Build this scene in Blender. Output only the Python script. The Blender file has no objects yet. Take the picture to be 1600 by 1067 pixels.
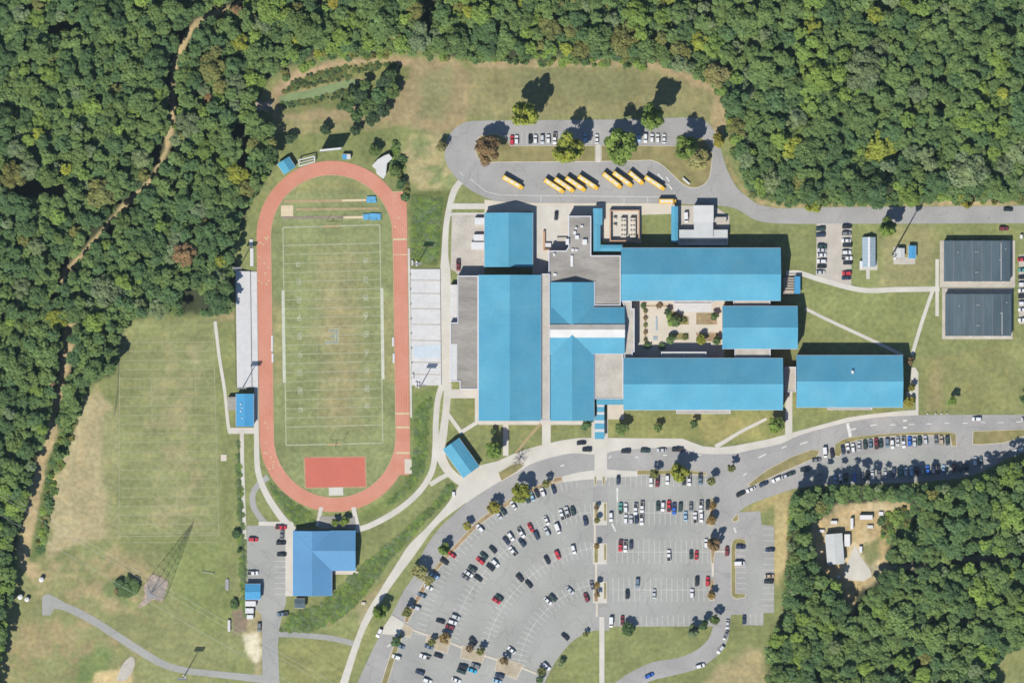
import bpy, math, random
import numpy as np
from mathutils import Vector
random.seed(7); rng = np.random.default_rng(11)
scene = bpy.context.scene
COL = scene.collection
S = 0.32                                   # metres of ground per plan unit
def X(px): return (px - 800.0) * S
def Y(py): return (533.5 - py) * S
R = math.radians
# ------------------------------------------------------------------ camera, sky, sun, exposure
cam = bpy.data.cameras.new('camera'); camo = bpy.data.objects.new('camera', cam); COL.objects.link(camo)
CAMZ = 3000.0
camo.location = (0, 0, CAMZ); cam.sensor_width = 36.0; cam.lens = 36.0 * CAMZ / (1600 * S)
cam.clip_start = 10; cam.clip_end = 20000
scene.camera = camo
SUN_EL, SUN_AZ = 50.0, 209.0               # azimuth clockwise from north (+Y)
world = bpy.data.worlds.new('World'); scene.world = world; world.use_nodes = True
nt = world.node_tree; bg = nt.nodes['Background']
sky = nt.nodes.new('ShaderNodeTexSky'); sky.sky_type = 'NISHITA'; sky.sun_disc = False
sky.sun_elevation = R(SUN_EL); sky.sun_rotation = R(SUN_AZ); sky.air_density = 1.0; sky.dust_density = 0.1; sky.ozone_density = 2.5
nt.links.new(sky.outputs[0], bg.inputs[0]); bg.inputs[1].default_value = 0.068
sl = bpy.data.lights.new('sun', 'SUN'); sl.energy = 4.0; sl.angle = R(0.5); sl.color = (1.0, 0.915, 0.79)
so = bpy.data.objects.new('sun', sl); COL.objects.link(so)
sd = Vector((math.sin(R(SUN_AZ)) * math.cos(R(SUN_EL)), math.cos(R(SUN_AZ)) * math.cos(R(SUN_EL)), math.sin(R(SUN_EL))))
so.rotation_euler = (-sd).to_track_quat('-Z', 'Y').to_euler(); so.location = (0, 0, 300)
vs = scene.view_settings; vs.view_transform = 'Standard'; vs.look = 'None'; vs.gamma = 1.0; vs.exposure = 0.97
vs.use_curve_mapping = False
scene.render.engine = 'CYCLES'
scene.cycles.max_bounces = 4; scene.cycles.diffuse_bounces = 2; scene.cycles.glossy_bounces = 2
scene.cycles.transparent_max_bounces = 4
scene.cycles.filter_width = 1.6

# ------------------------------------------------------------------ materials
MATS = {}
WB = (0.985, 1.025, 1.10)                 # surface colours as seen under the warm sun
def mat(name, c, var=0.12, scale=0.25, rough=0.9, fine=3.0, finevar=0.08, c2=None, c2scale=0.06, c2amt=0.5, spec=0.3, metal=0.0, coat=0.0, stretch=None):
    """procedural surface: colour + coarse blotches + fine grain (+ a second colour in patches)"""
    c = tuple(a * b for a, b in zip(c, WB)); c2 = None if c2 is None else tuple(a * b for a, b in zip(c2, WB))
    m = bpy.data.materials.new(name); m.use_nodes = True; n = m.node_tree.nodes; l = m.node_tree.links
    p = n['Principled BSDF']; p.inputs['Roughness'].default_value = rough; p.inputs['Metallic'].default_value = metal
    p.inputs['Specular IOR Level'].default_value = spec; p.inputs['Coat Weight'].default_value = coat
    g = n.new('ShaderNodeNewGeometry'); src = g.outputs['Position']
    if stretch:
        mp = n.new('ShaderNodeVectorMath'); mp.operation = 'MULTIPLY'; mp.inputs[1].default_value = stretch
        l.new(src, mp.inputs[0]); src = mp.outputs[0]
    def noise(sc, lo, hi, det=3.0):
        t = n.new('ShaderNodeTexNoise'); t.inputs['Scale'].default_value = sc; t.inputs['Detail'].default_value = det
        l.new(src, t.inputs['Vector'])
        r = n.new('ShaderNodeMapRange'); r.inputs[1].default_value = 0.3; r.inputs[2].default_value = 0.7
        r.inputs[3].default_value = lo; r.inputs[4].default_value = hi; l.new(t.outputs[0], r.inputs[0]); return r.outputs[0]
    col = None
    if c2 is not None:
        mx = n.new('ShaderNodeMix'); mx.data_type = 'RGBA'; mx.inputs[6].default_value = (*c, 1); mx.inputs[7].default_value = (*c2, 1)
        l.new(noise(c2scale, 0.0, c2amt, 5.0), mx.inputs[0]); col = mx.outputs[2]
    def mul(col, fac):
        v = n.new('ShaderNodeVectorMath'); v.operation = 'SCALE'
        if col is None: v.inputs[0].default_value = c
        else: l.new(col, v.inputs[0])
        l.new(fac, v.inputs[3]); return v.outputs[0]
    if var: col = mul(col, noise(scale, 1 - var, 1 + var))
    if finevar: col = mul(col, noise(fine, 1 - finevar, 1 + finevar, 2.0))
    if name.startswith('asphalt'):
        wv = n.new('ShaderNodeTexNoise'); wv.inputs['Scale'].default_value = 0.25; l.new(src, wv.inputs['Vector'])
        ad_ = n.new('ShaderNodeVectorMath'); ad_.operation = 'MULTIPLY_ADD'; ad_.inputs[1].default_value = (5, 5, 0); l.new(wv.outputs['Color'], ad_.inputs[0]); l.new(src, ad_.inputs[2])
        vo = n.new('ShaderNodeTexVoronoi'); vo.feature = 'DISTANCE_TO_EDGE'; vo.inputs['Scale'].default_value = 0.075; l.new(ad_.outputs[0], vo.inputs['Vector'])
        cr_ = n.new('ShaderNodeMapRange'); cr_.inputs[1].default_value = 0.0; cr_.inputs[2].default_value = 0.018; cr_.inputs[3].default_value = 0.84; cr_.inputs[4].default_value = 1.0; l.new(vo.outputs['Distance'], cr_.inputs[0]); col = mul(col, cr_.outputs[0])
        st_ = n.new('ShaderNodeTexNoise'); st_.inputs['Scale'].default_value = 0.5; st_.inputs['Detail'].default_value = 4; l.new(src, st_.inputs['Vector'])
        sr_ = n.new('ShaderNodeMapRange'); sr_.inputs[1].default_value = 0.64; sr_.inputs[2].default_value = 0.78; sr_.inputs[3].default_value = 1.0; sr_.inputs[4].default_value = 0.78; l.new(st_.outputs[0], sr_.inputs[0]); col = mul(col, sr_.outputs[0])
    if col is not None: l.new(col, p.inputs['Base Color'])
    else: p.inputs['Base Color'].default_value = (*c, 1)
    MATS[name] = m; return m
mat('asphalt', (0.206, 0.209, 0.192), 0.10, 0.05, 0.93, 1.2, 0.07, c2=(0.235, 0.232, 0.208), c2scale=0.035, c2amt=0.6)
mat('asphalt_grey', (0.206, 0.203, 0.194), 0.10, 0.06, 0.93, 1.2, 0.06, c2=(0.238, 0.232, 0.216), c2scale=0.03, c2amt=0.6)
mat('asphalt_road', (0.198, 0.194, 0.185), 0.10, 0.06, 0.93, 1.0, 0.06, c2=(0.245, 0.238, 0.222), c2scale=0.05, c2amt=0.7)
mat('concrete', (0.37, 0.355, 0.31), 0.07, 0.12, 0.9, 1.5, 0.05, c2=(0.33, 0.31, 0.265), c2scale=0.08, c2amt=0.7)
mat('concrete_warm', (0.37, 0.335, 0.27), 0.08, 0.12, 0.9, 1.5, 0.06)
mat('concrete_pale', (0.375, 0.375, 0.365), 0.06, 0.12, 0.9, 0.9, 0.06, c2=(0.36, 0.35, 0.33), c2scale=0.15, c2amt=0.6)
mat('gravel_pale', (0.30, 0.275, 0.235), 0.12, 0.15, 0.95, 1.4, 0.1)
mat('gravel_pink', (0.235, 0.19, 0.15), 0.3, 0.4, 0.95, 2.0, 0.2)
mat('roof_blue', (0.052, 0.202, 0.290), 0.07, 0.07, 0.7, 0.8, 0.04, spec=0.12, c2=(0.072, 0.222, 0.292), c2scale=0.09, c2amt=0.9)
mat('roof_blue_dusty', (0.070, 0.175, 0.295), 0.05, 0.05, 0.7, 0.8, 0.03, spec=0.12)
mat('roof_blue_bright', (0.045, 0.19, 0.33), 0.05, 0.05, 0.7, 0.8, 0.03, spec=0.12)
mat('roof_white', (0.36, 0.36, 0.345), 0.05, 0.2, 0.6, 2, 0.04)
mat('roof_pale_grey', (0.32, 0.33, 0.32), 0.06, 0.2, 0.6, 2, 0.04)
mat('roof_gravel', (0.225, 0.21, 0.185), 0.16, 0.16, 0.95, 1.0, 0.09, c2=(0.15, 0.14, 0.125), c2scale=0.12, c2amt=0.9, stretch=(0.35, 1.0, 1.0))
mat('roof_gravel_warm', (0.30, 0.28, 0.24), 0.1, 0.2, 0.95, 1.2, 0.09)
mat('roof_dark', (0.046, 0.068, 0.080), 0.2, 0.12, 0.9, 0.9, 0.08, spec=0.1, c2=(0.066, 0.088, 0.098), c2scale=0.08, c2amt=0.8, stretch=(1.0, 0.15, 1.0))
mat('coping_white', (0.40, 0.41, 0.44), 0.03, 0.3, 0.6)
mat('brick_wall', (0.26, 0.13, 0.085), 0.12, 0.6, 0.9)
mat('wall_cream', (0.40, 0.36, 0.28), 0.06, 0.3, 0.9)
mat('brick_rim', (0.33, 0.20, 0.12), 0.1, 0.6, 0.9)
mat('track_red', (0.322, 0.120, 0.072), 0.05, 0.12, 0.9, 0.8, 0.04, c2=(0.36, 0.165, 0.115), c2scale=0.09, c2amt=0.8)
mat('court_red', (0.33, 0.092, 0.062), 0.05, 0.1, 0.9, 0.8, 0.04)
mat('line_white', (0.42, 0.42, 0.38), 0.15, 0.5, 0.9)
mat('line_pale_pink', (0.40, 0.215, 0.15), 0.08, 0.5, 0.9)
mat('line_field', (0.235, 0.25, 0.165), 0.2, 0.35, 0.95, 2.0, 0.1)
mat('line_box', (0.32, 0.33, 0.26), 0.15, 0.35, 0.95, 2.0, 0.1)
mat('line_faint', (0.198, 0.2, 0.115), 0.2, 0.3, 0.95, 2.0, 0.1)
mat('line_stall', (0.42, 0.42, 0.39), 0.18, 0.4, 0.9)
mat('line_yellow', (0.36, 0.30, 0.17), 0.15, 0.4, 0.9)
mat('logo_blue', (0.15, 0.16, 0.145), 0.1, 0.5, 0.9)
mat('mat_blue', (0.06, 0.21, 0.34), 0.1, 0.6, 0.7)
mat('sand', (0.40, 0.33, 0.22), 0.08, 0.3, 0.95)
mat('runway_tan', (0.24, 0.185, 0.10), 0.12, 0.3, 0.95, 1.2, 0.1)
mat('runway_grey', (0.16, 0.135, 0.10), 0.15, 0.3, 0.95, 1.2, 0.1)
mat('soil_orange', (0.37, 0.23, 0.115), 0.2, 0.2, 0.95, 1.2, 0.12, c2=(0.36, 0.29, 0.19), c2scale=0.1, c2amt=0.8)
mat('soil_trail', (0.25, 0.185, 0.105), 0.2, 0.2, 0.95, 1.0, 0.12)
mat('bed_pale', (0.31, 0.265, 0.2), 0.2, 0.3, 0.95, 1.5, 0.12, c2=(0.2, 0.17, 0.1), c2scale=0.15, c2amt=0.7)
mat('mulch', (0.24, 0.155, 0.095), 0.25, 0.3, 0.95, 1.5, 0.15, c2=(0.16, 0.15, 0.07), c2scale=0.15, c2amt=0.8)
mat('grass_island', (0.135, 0.130, 0.050), 0.2, 0.2, 0.95, 1.5, 0.12, c2=(0.19, 0.155, 0.07), c2scale=0.12, c2amt=0.9)
mat('algae', (0.118, 0.160, 0.066), 0.12, 0.15, 0.6, 1.0, 0.08)
mat('reeds', (0.075, 0.075, 0.035), 0.3, 0.3, 0.95, 1.5, 0.2)
mat('steel', (0.24, 0.24, 0.24), 0.05, 1.0, 0.6, metal=0.2)
mat('steel_dark', (0.10, 0.105, 0.11), 0.05, 1.0, 0.6)
mat('aluminium', (0.40, 0.395, 0.385), 0.05, 0.4, 0.6)
mat('wood', (0.12, 0.08, 0.05), 0.2, 0.6, 0.9)
mat('bark', (0.07, 0.055, 0.04), 0.2, 1.5, 0.95)
mat('bark_grey', (0.20, 0.185, 0.165), 0.2, 1.5, 0.95)
mat('tyre', (0.02, 0.02, 0.02), 0, 1, 0.9, finevar=0)
mat('glass_dark', (0.014, 0.018, 0.022), 0, 1, 0.12, finevar=0, spec=0.5)
mat('pane_blue', (0.20, 0.26, 0.29), 0.08, 0.6, 0.25, spec=0.5)
mat('black_trim', (0.02, 0.02, 0.02), 0, 1, 0.6, finevar=0)
mat('bus_yellow', (0.50, 0.30, 0.028), 0.03, 0.8, 0.4, finevar=0.02, coat=0.3)
mat('bus_roof', (0.50, 0.38, 0.13), 0.06, 0.8, 0.5, finevar=0.05)
mat('white_box', (0.42, 0.42, 0.415), 0.05, 0.6, 0.6)
mat('pale_blue', (0.32, 0.37, 0.40), 0.04, 0.3, 0.8)
mat('net_green', (0.13, 0.14, 0.08), 0.1, 0.3, 0.9)
PAINT = {'white': (0.46, 0.46, 0.45), 'silver': (0.33, 0.34, 0.345), 'grey': (0.12, 0.125, 0.13), 'black': (0.014, 0.016, 0.018),
         'navy': (0.022, 0.032, 0.06), 'blue': (0.02, 0.09, 0.34), 'steel blue': (0.09, 0.13, 0.17), 'light blue': (0.2, 0.32, 0.42),
         'red': (0.34, 0.022, 0.03), 'maroon': (0.13, 0.02, 0.025), 'dark green': (0.022, 0.042, 0.036), 'teal': (0.06, 0.2, 0.17),
         'cyan': (0.02, 0.27, 0.42), 'tan': (0.30, 0.24, 0.17)}
for k, c in PAINT.items():
    mat('paint_' + k.replace(' ', '_'), c, 0, 1, 0.3, finevar=0, coat=0.6, spec=0.5)
def leafmat(name, c, spread=0.16):
    c = tuple(a * b for a, b in zip(c, (1.38, 1.43, 1.22)))
    m = bpy.data.materials.new(name); m.use_nodes = True; n = m.node_tree.nodes; l = m.node_tree.links
    p = n['Principled BSDF']; p.inputs['Roughness'].default_value = 0.8; p.inputs['Specular IOR Level'].default_value = 0.15
    g = n.new('ShaderNodeNewGeometry'); oi = n.new('ShaderNodeObjectInfo')
    t = n.new('ShaderNodeTexNoise'); t.inputs['Scale'].default_value = 0.16; l.new(g.outputs['Position'], t.inputs['Vector'])
    def mr(src, a, b, lo, hi):
        r = n.new('ShaderNodeMapRange'); r.inputs[1].default_value = a; r.inputs[2].default_value = b
        r.inputs[3].default_value = lo; r.inputs[4].default_value = hi; l.new(src, r.inputs[0]); return r.outputs[0]
    def mm(a, b):
        k = n.new('ShaderNodeMath'); k.operation = 'MULTIPLY'; l.new(a, k.inputs[0]); l.new(b, k.inputs[1]); return k.outputs[0]
    f = mm(mm(mr(g.outputs['Random Per Island'], 0, 1, 1 - spread, 1 + spread), mr(oi.outputs['Random'], 0, 1, 0.88, 1.14)), mr(t.outputs[0], 0.3, 0.7, 0.8, 1.2))
    mx = n.new('ShaderNodeMix'); mx.data_type = 'RGBA'; mx.inputs[6].default_value = (*c, 1)
    mx.inputs[7].default_value = (c[0] * 1.25, c[1] * 1.1, c[2] * 0.8, 1)
    t2 = n.new('ShaderNodeTexNoise'); t2.inputs['Scale'].default_value = 0.09; l.new(g.outputs['Position'], t2.inputs['Vector'])
    l.new(mr(t2.outputs[0], 0.4, 0.65, 0, 0.5), mx.inputs[0])
    v = n.new('ShaderNodeVectorMath'); v.operation = 'SCALE'; l.new(mx.outputs[2], v.inputs[0]); l.new(f, v.inputs[3])
    l.new(v.outputs[0], p.inputs['Base Color'])
    tr = n.new('ShaderNodeBsdfTranslucent'); l.new(v.outputs[0], tr.inputs[0])
    ms = n.new('ShaderNodeMixShader'); ms.inputs[0].default_value = 0.28
    l.new(p.outputs[0], ms.inputs[1]); l.new(tr.outputs[0], ms.inputs[2]); l.new(ms.outputs[0], n['Material Output'].inputs[0])
    MATS[name] = m
LEAF = {'mid green': (0.074, 0.114, 0.048), 'deep green': (0.050, 0.088, 0.044), 'yellow-green': (0.145, 0.168, 0.036),
        'grey-green': (0.094, 0.126, 0.078), 'olive': (0.098, 0.106, 0.044), 'dark': (0.034, 0.056, 0.034), 'rust': (0.132, 0.092, 0.062),
        'orange': (0.150, 0.104, 0.046), 'golden': (0.155, 0.145, 0.036), 'bright green': (0.100, 0.150, 0.044), 'pale olive': (0.150, 0.148, 0.075)}
for k, c in LEAF.items(): leafmat('leaf_' + k.replace(' ', '_'), c)
def LM(k): return MATS['leaf_' + k.replace(' ', '_')]

# ------------------------------------------------------------------ mesh helpers
class MB:
    def __init__(s): s.v = []; s.f = []; s.m = []
    def add(s, vs, fs, mi=0):
        o = len(s.v); s.v += [tuple(v) for v in vs]; s.f += [tuple(i + o for i in f) for f in fs]; s.m += [mi] * len(fs); return s
    def box(s, x0, y0, z0, x1, y1, z1, mi=0):
        return s.add([(x0, y0, z0), (x1, y0, z0), (x1, y1, z0), (x0, y1, z0), (x0, y0, z1), (x1, y0, z1), (x1, y1, z1), (x0, y1, z1)],
                     [(3, 2, 1, 0), (4, 5, 6, 7), (0, 1, 5, 4), (1, 2, 6, 5), (2, 3, 7, 6), (3, 0, 4, 7)], mi)
    def prism(s, pts, z0, z1, mi=0):
        n = len(pts)
        a = sum(pts[i][0] * pts[(i + 1) % n][1] - pts[(i + 1) % n][0] * pts[i][1] for i in range(n))
        if a < 0: pts = pts[::-1]
        return s.add([(x, y, z0) for x, y in pts] + [(x, y, z1) for x, y in pts],
                     [tuple(range(n, 2 * n))] + [(i, (i + 1) % n, n + (i + 1) % n, n + i) for i in range(n)], mi)
    def quad(s, a, b, c, d, mi=0): return s.add([a, b, c, d], [(0, 1, 2, 3)], mi)
    def tube(s, a, b, r0, r1=None, n=6, mi=0):
        r1 = r0 if r1 is None else r1; a = Vector(a); b = Vector(b); d = (b - a).normalized()
        u = d.cross(Vector((0, 0, 1)) if abs(d.z) < 0.9 else Vector((1, 0, 0))).normalized(); w = d.cross(u)
        vs = []
        for p, r in ((a, r0), (b, r1)):
            for i in range(n):
                t = 2 * math.pi * i / n; vs.append(p + (u * math.cos(t) + w * math.sin(t)) * r)
        return s.add(vs, [(i, (i + 1) % n, n + (i + 1) % n, n + i) for i in range(n)] + [tuple(range(n))[::-1], tuple(range(n, 2 * n))], mi)
    def slope(s, quad, t, mi=0):
        """slab of thickness t under a (planar) quad"""
        q = [Vector(p) for p in quad]; lo = [p - Vector((0, 0, t)) for p in q]
        return s.add(q + lo, [(0, 1, 2, 3), (7, 6, 5, 4), (0, 4, 5, 1), (1, 5, 6, 2), (2, 6, 7, 3), (3, 7, 4, 0)], mi)
    def data(s, name):
        me = bpy.data.meshes.new(name); me.from_pydata(s.v, [], s.f)
        if any(s.m): me.polygons.foreach_set('material_index', s.m)
        me.update(); return me
    def build(s, name, mats, parent=None, loc=None, smooth=False):
        if parent is not None and loc is None:
            p = parent
            off = Vector((0, 0, 0))
            while p is not None: off += p.location; p = p.parent
            s.v = [(x - off.x, y - off.y, z - off.z) for x, y, z in s.v]
        me = s.data(name)
        for m in (mats if isinstance(mats, (list, tuple)) else [mats]): me.materials.append(MATS[m] if isinstance(m, str) else m)
        if smooth: me.shade_smooth()
        o = bpy.data.objects.new(name, me); COL.objects.link(o); o.parent = parent
        if loc is not None: o.location = loc
        return o
def tag(o, label=None, cat=None, group=None, kind=None):
    if label: o['label'] = label
    if cat: o['category'] = cat
    if group: o['group'] = group
    if kind: o['kind'] = kind
    return o
def empty(name, x, y, z=0, label=None, cat=None, group=None):
    o = bpy.data.objects.new(name, None); COL.objects.link(o); o.location = (x, y, z); o.empty_display_size = 1
    return tag(o, label, cat, group)
def W(pts): return [(X(x), Y(y)) for x, y in pts]
def rect(x0, y0, x1, y1): return [(x0, y0), (x1, y0), (x1, y1), (x0, y1)]
def catmull(pts, n=6, closed=False):
    P = [np.array(p, float) for p in pts]; out = []; m = len(P)
    for i in range(m if closed else m - 1):
        p0 = P[(i - 1) % m] if closed or i > 0 else 2 * P[0] - P[1]
        p1 = P[i]; p2 = P[(i + 1) % m]
        p3 = P[(i + 2) % m] if closed or i + 2 < m else 2 * P[-1] - P[-2]
        for k in range(n):
            t = k / n
            out.append(tuple(0.5 * (2 * p1 + (p2 - p0) * t + (2 * p0 - 5 * p1 + 4 * p2 - p3) * t * t + (3 * p1 - p0 - 3 * p2 + p3) * t ** 3)))
    if not closed: out.append(tuple(P[-1]))
    return out
def ribbon(pts, w, smooth=True, n=6):
    """closed outline of a strip of width w (number or list) along pts"""
    ws = [w] * len(pts) if not isinstance(w, (list, tuple)) else list(w)
    if smooth and len(pts) > 2:
        q = catmull([(p[0], p[1], ww) for p, ww in zip(pts, ws)], n); pts = [(a[0], a[1]) for a in q]; ws = [a[2] for a in q]
    L = []; Rr = []
    for i, p in enumerate(pts):
        a = pts[max(i - 1, 0)]; b = pts[min(i + 1, len(pts) - 1)]
        dx, dy = b[0] - a[0], b[1] - a[1]; l = math.hypot(dx, dy) or 1
        nx, ny = -dy / l * ws[i] / 2, dx / l * ws[i] / 2
        L.append((p[0] + nx, p[1] + ny)); Rr.append((p[0] - nx, p[1] - ny))
    return L + Rr[::-1]
def inset(pts, d):
    n = len(pts); a = sum(pts[i][0] * pts[(i + 1) % n][1] - pts[(i + 1) % n][0] * pts[i][1] for i in range(n))
    sg = 1 if a > 0 else -1; out = []
    for i in range(n):
        p0 = np.array(pts[i - 1]); p1 = np.array(pts[i]); p2 = np.array(pts[(i + 1) % n])
        d1 = p1 - p0; d2 = p2 - p1; d1 = d1 / (np.linalg.norm(d1) + 1e-9); d2 = d2 / (np.linalg.norm(d2) + 1e-9)
        n1 = np.array((-d1[1], d1[0])) * sg; n2 = np.array((-d2[1], d2[0])) * sg
        b = n1 + n2; k = max(0.5, 1 + float(n1 @ n2)); out.append(tuple(p1 + b * d / k))
    return out
ZC = [0.02]
def slab(name, pts, m, world=False, kind='structure', h=None, parent=None):
    """paved sheet: a thin prism whose top is a few mm above the one laid before it"""
    ZC[0] += 0.0022; z = ZC[0] if h is None else h
    o = MB().prism(pts if world else W(pts), -0.05, z).build(name, m, parent)
    if parent is None: tag(o, kind=kind)
    return o
def island(name, pts, m='grass_island', world=False, h=0.14, smooth=False):
    p = pts if world else W(pts)
    if smooth: p = catmull(p, 4, True)
    ZC[0] += 0.0022; dz = ZC[0] * .3
    k = tag(MB().prism(p, -0.05, h + dz).build(name, 'concrete_warm'), kind='structure')
    MB().prism(inset(p, 0.28), 0.0, h + dz + 0.012).build('planting_bed' if m != 'grass_island' else 'grass', m, k)
    return k
# ------------------------------------------------------------------ ground: one sheet, its cover (lawn, meadow, soil, litter) stored per vertex
def vnoise(x, y, cell, seed):
    r = np.random.default_rng(seed); T = r.random((256, 256)); x = x / cell; y = y / cell
    xi = np.floor(x).astype(int); yi = np.floor(y).astype(int); fx = x - xi; fy = y - yi
    fx = fx * fx * (3 - 2 * fx); fy = fy * fy * (3 - 2 * fy)
    g = lambda a, b: T[a % 256, b % 256]
    return (g(xi, yi) * (1 - fx) + g(xi + 1, yi) * fx) * (1 - fy) + (g(xi, yi + 1) * (1 - fx) + g(xi + 1, yi + 1) * fx) * fy
def seg_dist(px, py, pts, closed):
    d = np.full(px.shape, 1e9); n = len(pts)
    for i in range(n if closed else n - 1):
        ax, ay = pts[i]; bx, by = pts[(i + 1) % n]; vx, vy = bx - ax, by - ay; L = vx * vx + vy * vy + 1e-9
        t = np.clip(((px - ax) * vx + (py - ay) * vy) / L, 0, 1)
        d = np.minimum(d, np.hypot(px - ax - t * vx, py - ay - t * vy))
    return d
def inside(px, py, pts):
    r = np.zeros(px.shape, bool); n = len(pts)
    for i in range(n):
        ax, ay = pts[i]; bx, by = pts[(i + 1) % n]
        if ay == by: continue
        r ^= ((ay > py) != (by > py)) & (px < (bx - ax) * (py - ay) / (by - ay) + ax)
    return r
gx = np.concatenate([[-9000, -5000, -2500, -1200, -600, -300], np.arange(-160, 1761, 4), [1900, 2200, 2800, 4100, 6600, 10600]]).astype(float)
gy = np.concatenate([[-9000, -5000, -2500, -1200, -600, -300], np.arange(-160, 1229, 4), [1370, 1670, 2270, 3570, 6070, 10000]]).astype(float)
GX, GY = np.meshgrid(gx, gy); NX, NY = len(gx), len(gy)
N1 = vnoise(GX, GY, 26, 1) - 0.5; N2 = vnoise(GX, GY, 9, 2) - 0.5; N3 = vnoise(GX, GY, 70, 3) - 0.5
NJ = N1 * 0.9 + N2 * 0.6
C = np.zeros((NY, NX, 3)); C[:] = (0.142, 0.148, 0.064)
def cover(pts, col, feather=5, jag=10, amt=1.0, line=None, patch=0.0, seed=5):
    global C
    if line is not None: sdv = line - seg_dist(GX, GY, pts, False)
    else:
        sdv = seg_dist(GX, GY, pts, True); sdv = np.where(inside(GX, GY, pts), sdv, -sdv)
    m = np.clip((sdv + NJ * jag) / (2 * feather) + 0.5, 0, 1); m = m * m * (3 - 2 * m) * amt
    if patch: m = m * np.clip(0.5 + (vnoise(GX, GY, 22, seed) - 0.5 + (vnoise(GX, GY, 8, seed + 1) - 0.5) * 0.7) * 3.2 * patch + (1 - patch) * 0.5, 0, 1)
    C = C * (1 - m[..., None]) + np.array(col) * m[..., None]
FOREST_N = [(-160, -160), (1760, -160), (1760, 318), (1600, 314), (1560, 312), (1500, 311), (1420, 316), (1340, 320), (1270, 318), (1215, 312), (1178, 302),
            (1162, 272), (1152, 240), (1142, 205), (1132, 160), (1112, 132), (1060, 110), (1010, 97), (900, 88), (820, 92), (740, 95), (700, 84),
            (640, 78), (560, 82), (500, 88), (450, 100), (420, 122), (395, 158), (402, 182), (428, 200), (432, 235), (428, 255), (414, 282), (394, 312),
            (378, 345), (368, 372), (364, 420), (364, 488), (343, 492), (290, 492), (240, 492), (205, 498), (188, 525), (184, 578), (166, 588), (146, 592),
            (132, 610), (126, 640), (108, 672), (98, 700), (96, 722), (78, 720), (86, 650), (84, 600), (80, 640), (70, 690), (52, 745), (40, 795),
            (24, 840), (18, 870), (28, 872), (20, 930), (10, 985), (2, 1040), (-8, 1100), (-20, 1230), (-160, 1230)]
FOREST_S = [(1236, 772), (1262, 760), (1330, 760), (1400, 761), (1480, 759), (1532, 746), (1572, 727), (1604, 720), (1760, 712), (1760, 985), (1612, 1002),
            (1570, 1018), (1552, 1040), (1548, 1230), (1205, 1230), (1197, 1022), (1206, 985), (1228, 962), (1224, 930), (1230, 880), (1234, 800)]
CLEARING = [(1272, 836), (1284, 818), (1300, 803), (1315, 792), (1350, 788), (1385, 792), (1425, 795), (1420, 818), (1396, 836), (1382, 858), (1376, 884), (1366, 905), (1345, 925), (1332, 945), (1320, 940), (1316, 910), (1304, 895), (1288, 884), (1280, 860)]
CLEARING = [(1342 + (x - 1342) * 1.1, 856 + (y - 856) * 1.08) for x, y in CLEARING]
TRAIL_N = [(392, -6), (362, 12), (335, 22), (308, 36), (292, 58), (276, 92), (270, 125), (270, 170), (268, 200), (260, 235), (236, 283), (205, 312), (178, 340), (146, 378), (120, 408), (103, 424), (98, 440)]
TRAIL_S = [(110, 500), (107, 530), (102, 560), (96, 610), (88, 640), (78, 680), (66, 720), (56, 760), (48, 810), (40, 850), (34, 878), (50, 892)]
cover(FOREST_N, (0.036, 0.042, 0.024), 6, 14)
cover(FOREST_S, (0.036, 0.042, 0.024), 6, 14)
cover([(60, 590), (130, 600), (120, 660), (95, 720), (80, 800), (62, 880), (40, 880), (60, 780)], (0.085, 0.105, 0.04), 5, 10)
# meadows
cover([(420, 150), (450, 112), (520, 96), (600, 88), (690, 92), (735, 108), (745, 150), (720, 195), (690, 215), (660, 205), (600, 200), (500, 190), (430, 190)], (0.205, 0.155, 0.092), 6, 14, 0.95)
cover([(425, 142), (470, 108), (560, 94), (640, 96), (638, 110), (560, 104), (480, 118), (436, 150)], (0.29, 0.2, 0.13), 3, 5, 0.8)
cover([(655, 120), (700, 112), (712, 160), (690, 185), (660, 180)], (0.15, 0.145, 0.075), 10, 20, 0.8)
cover([(732, 98), (1000, 98), (1100, 125), (1135, 165), (1130, 200), (1080, 180), (735, 185)], (0.165, 0.145, 0.075), 6, 12, 0.9)
cover([(800, 108), (1000, 108), (1010, 150), (960, 160), (820, 150)], (0.135, 0.13, 0.066), 12, 22, 0.9)
cover([(735, 96), (1010, 94), (1075, 112), (1130, 130), (1140, 190), (1120, 235), (1110, 200), (1115, 150), (1050, 118), (1000, 103), (740, 104)], (0.26, 0.19, 0.115), 3, 6, 0.8)
cover([(1135, 240), (1150, 280), (1175, 310), (1200, 318), (1190, 322), (1160, 300), (1135, 262)], (0.28, 0.19, 0.11), 3, 6, 0.8)
cover([(1205, 318), (1600, 312), (1600, 322), (1205, 325)], (0.27, 0.21, 0.12), 3, 8, 0.85)
cover([(1470, 305), (1530, 303), (1535, 320), (1465, 322)], (0.32, 0.23, 0.14), 3, 6, 0.9)
cover([(640, 205), (700, 212), (690, 240), (700, 265), (712, 290), (660, 300), (640, 280), (628, 240)], (0.25, 0.205, 0.115), 5, 12, 0.95)
cover([(640, 205), (700, 212), (690, 240), (712, 290), (660, 300)], (0.13, 0.15, 0.066), 6, 10, 0.9, patch=1.0, seed=31)
cover([(437, 170), (520, 140), (640, 105), (640, 125), (540, 165), (440, 180)], (0.105, 0.115, 0.045), 5, 10, 0.9)
cover([(436, 158), (470, 122), (540, 102), (610, 98), (632, 108), (560, 122), (470, 140)], (0.12, 0.125, 0.045), 4, 6, 0.9)
cover([(400, 195), (640, 195), (640, 225), (600, 250), (420, 260)], (0.125, 0.135, 0.055), 8, 12, 0.9)
cover([(425, 195), (640, 192), (640, 198), (560, 205), (425, 208)], (0.2, 0.165, 0.09), 3, 6, 0.7)
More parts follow.
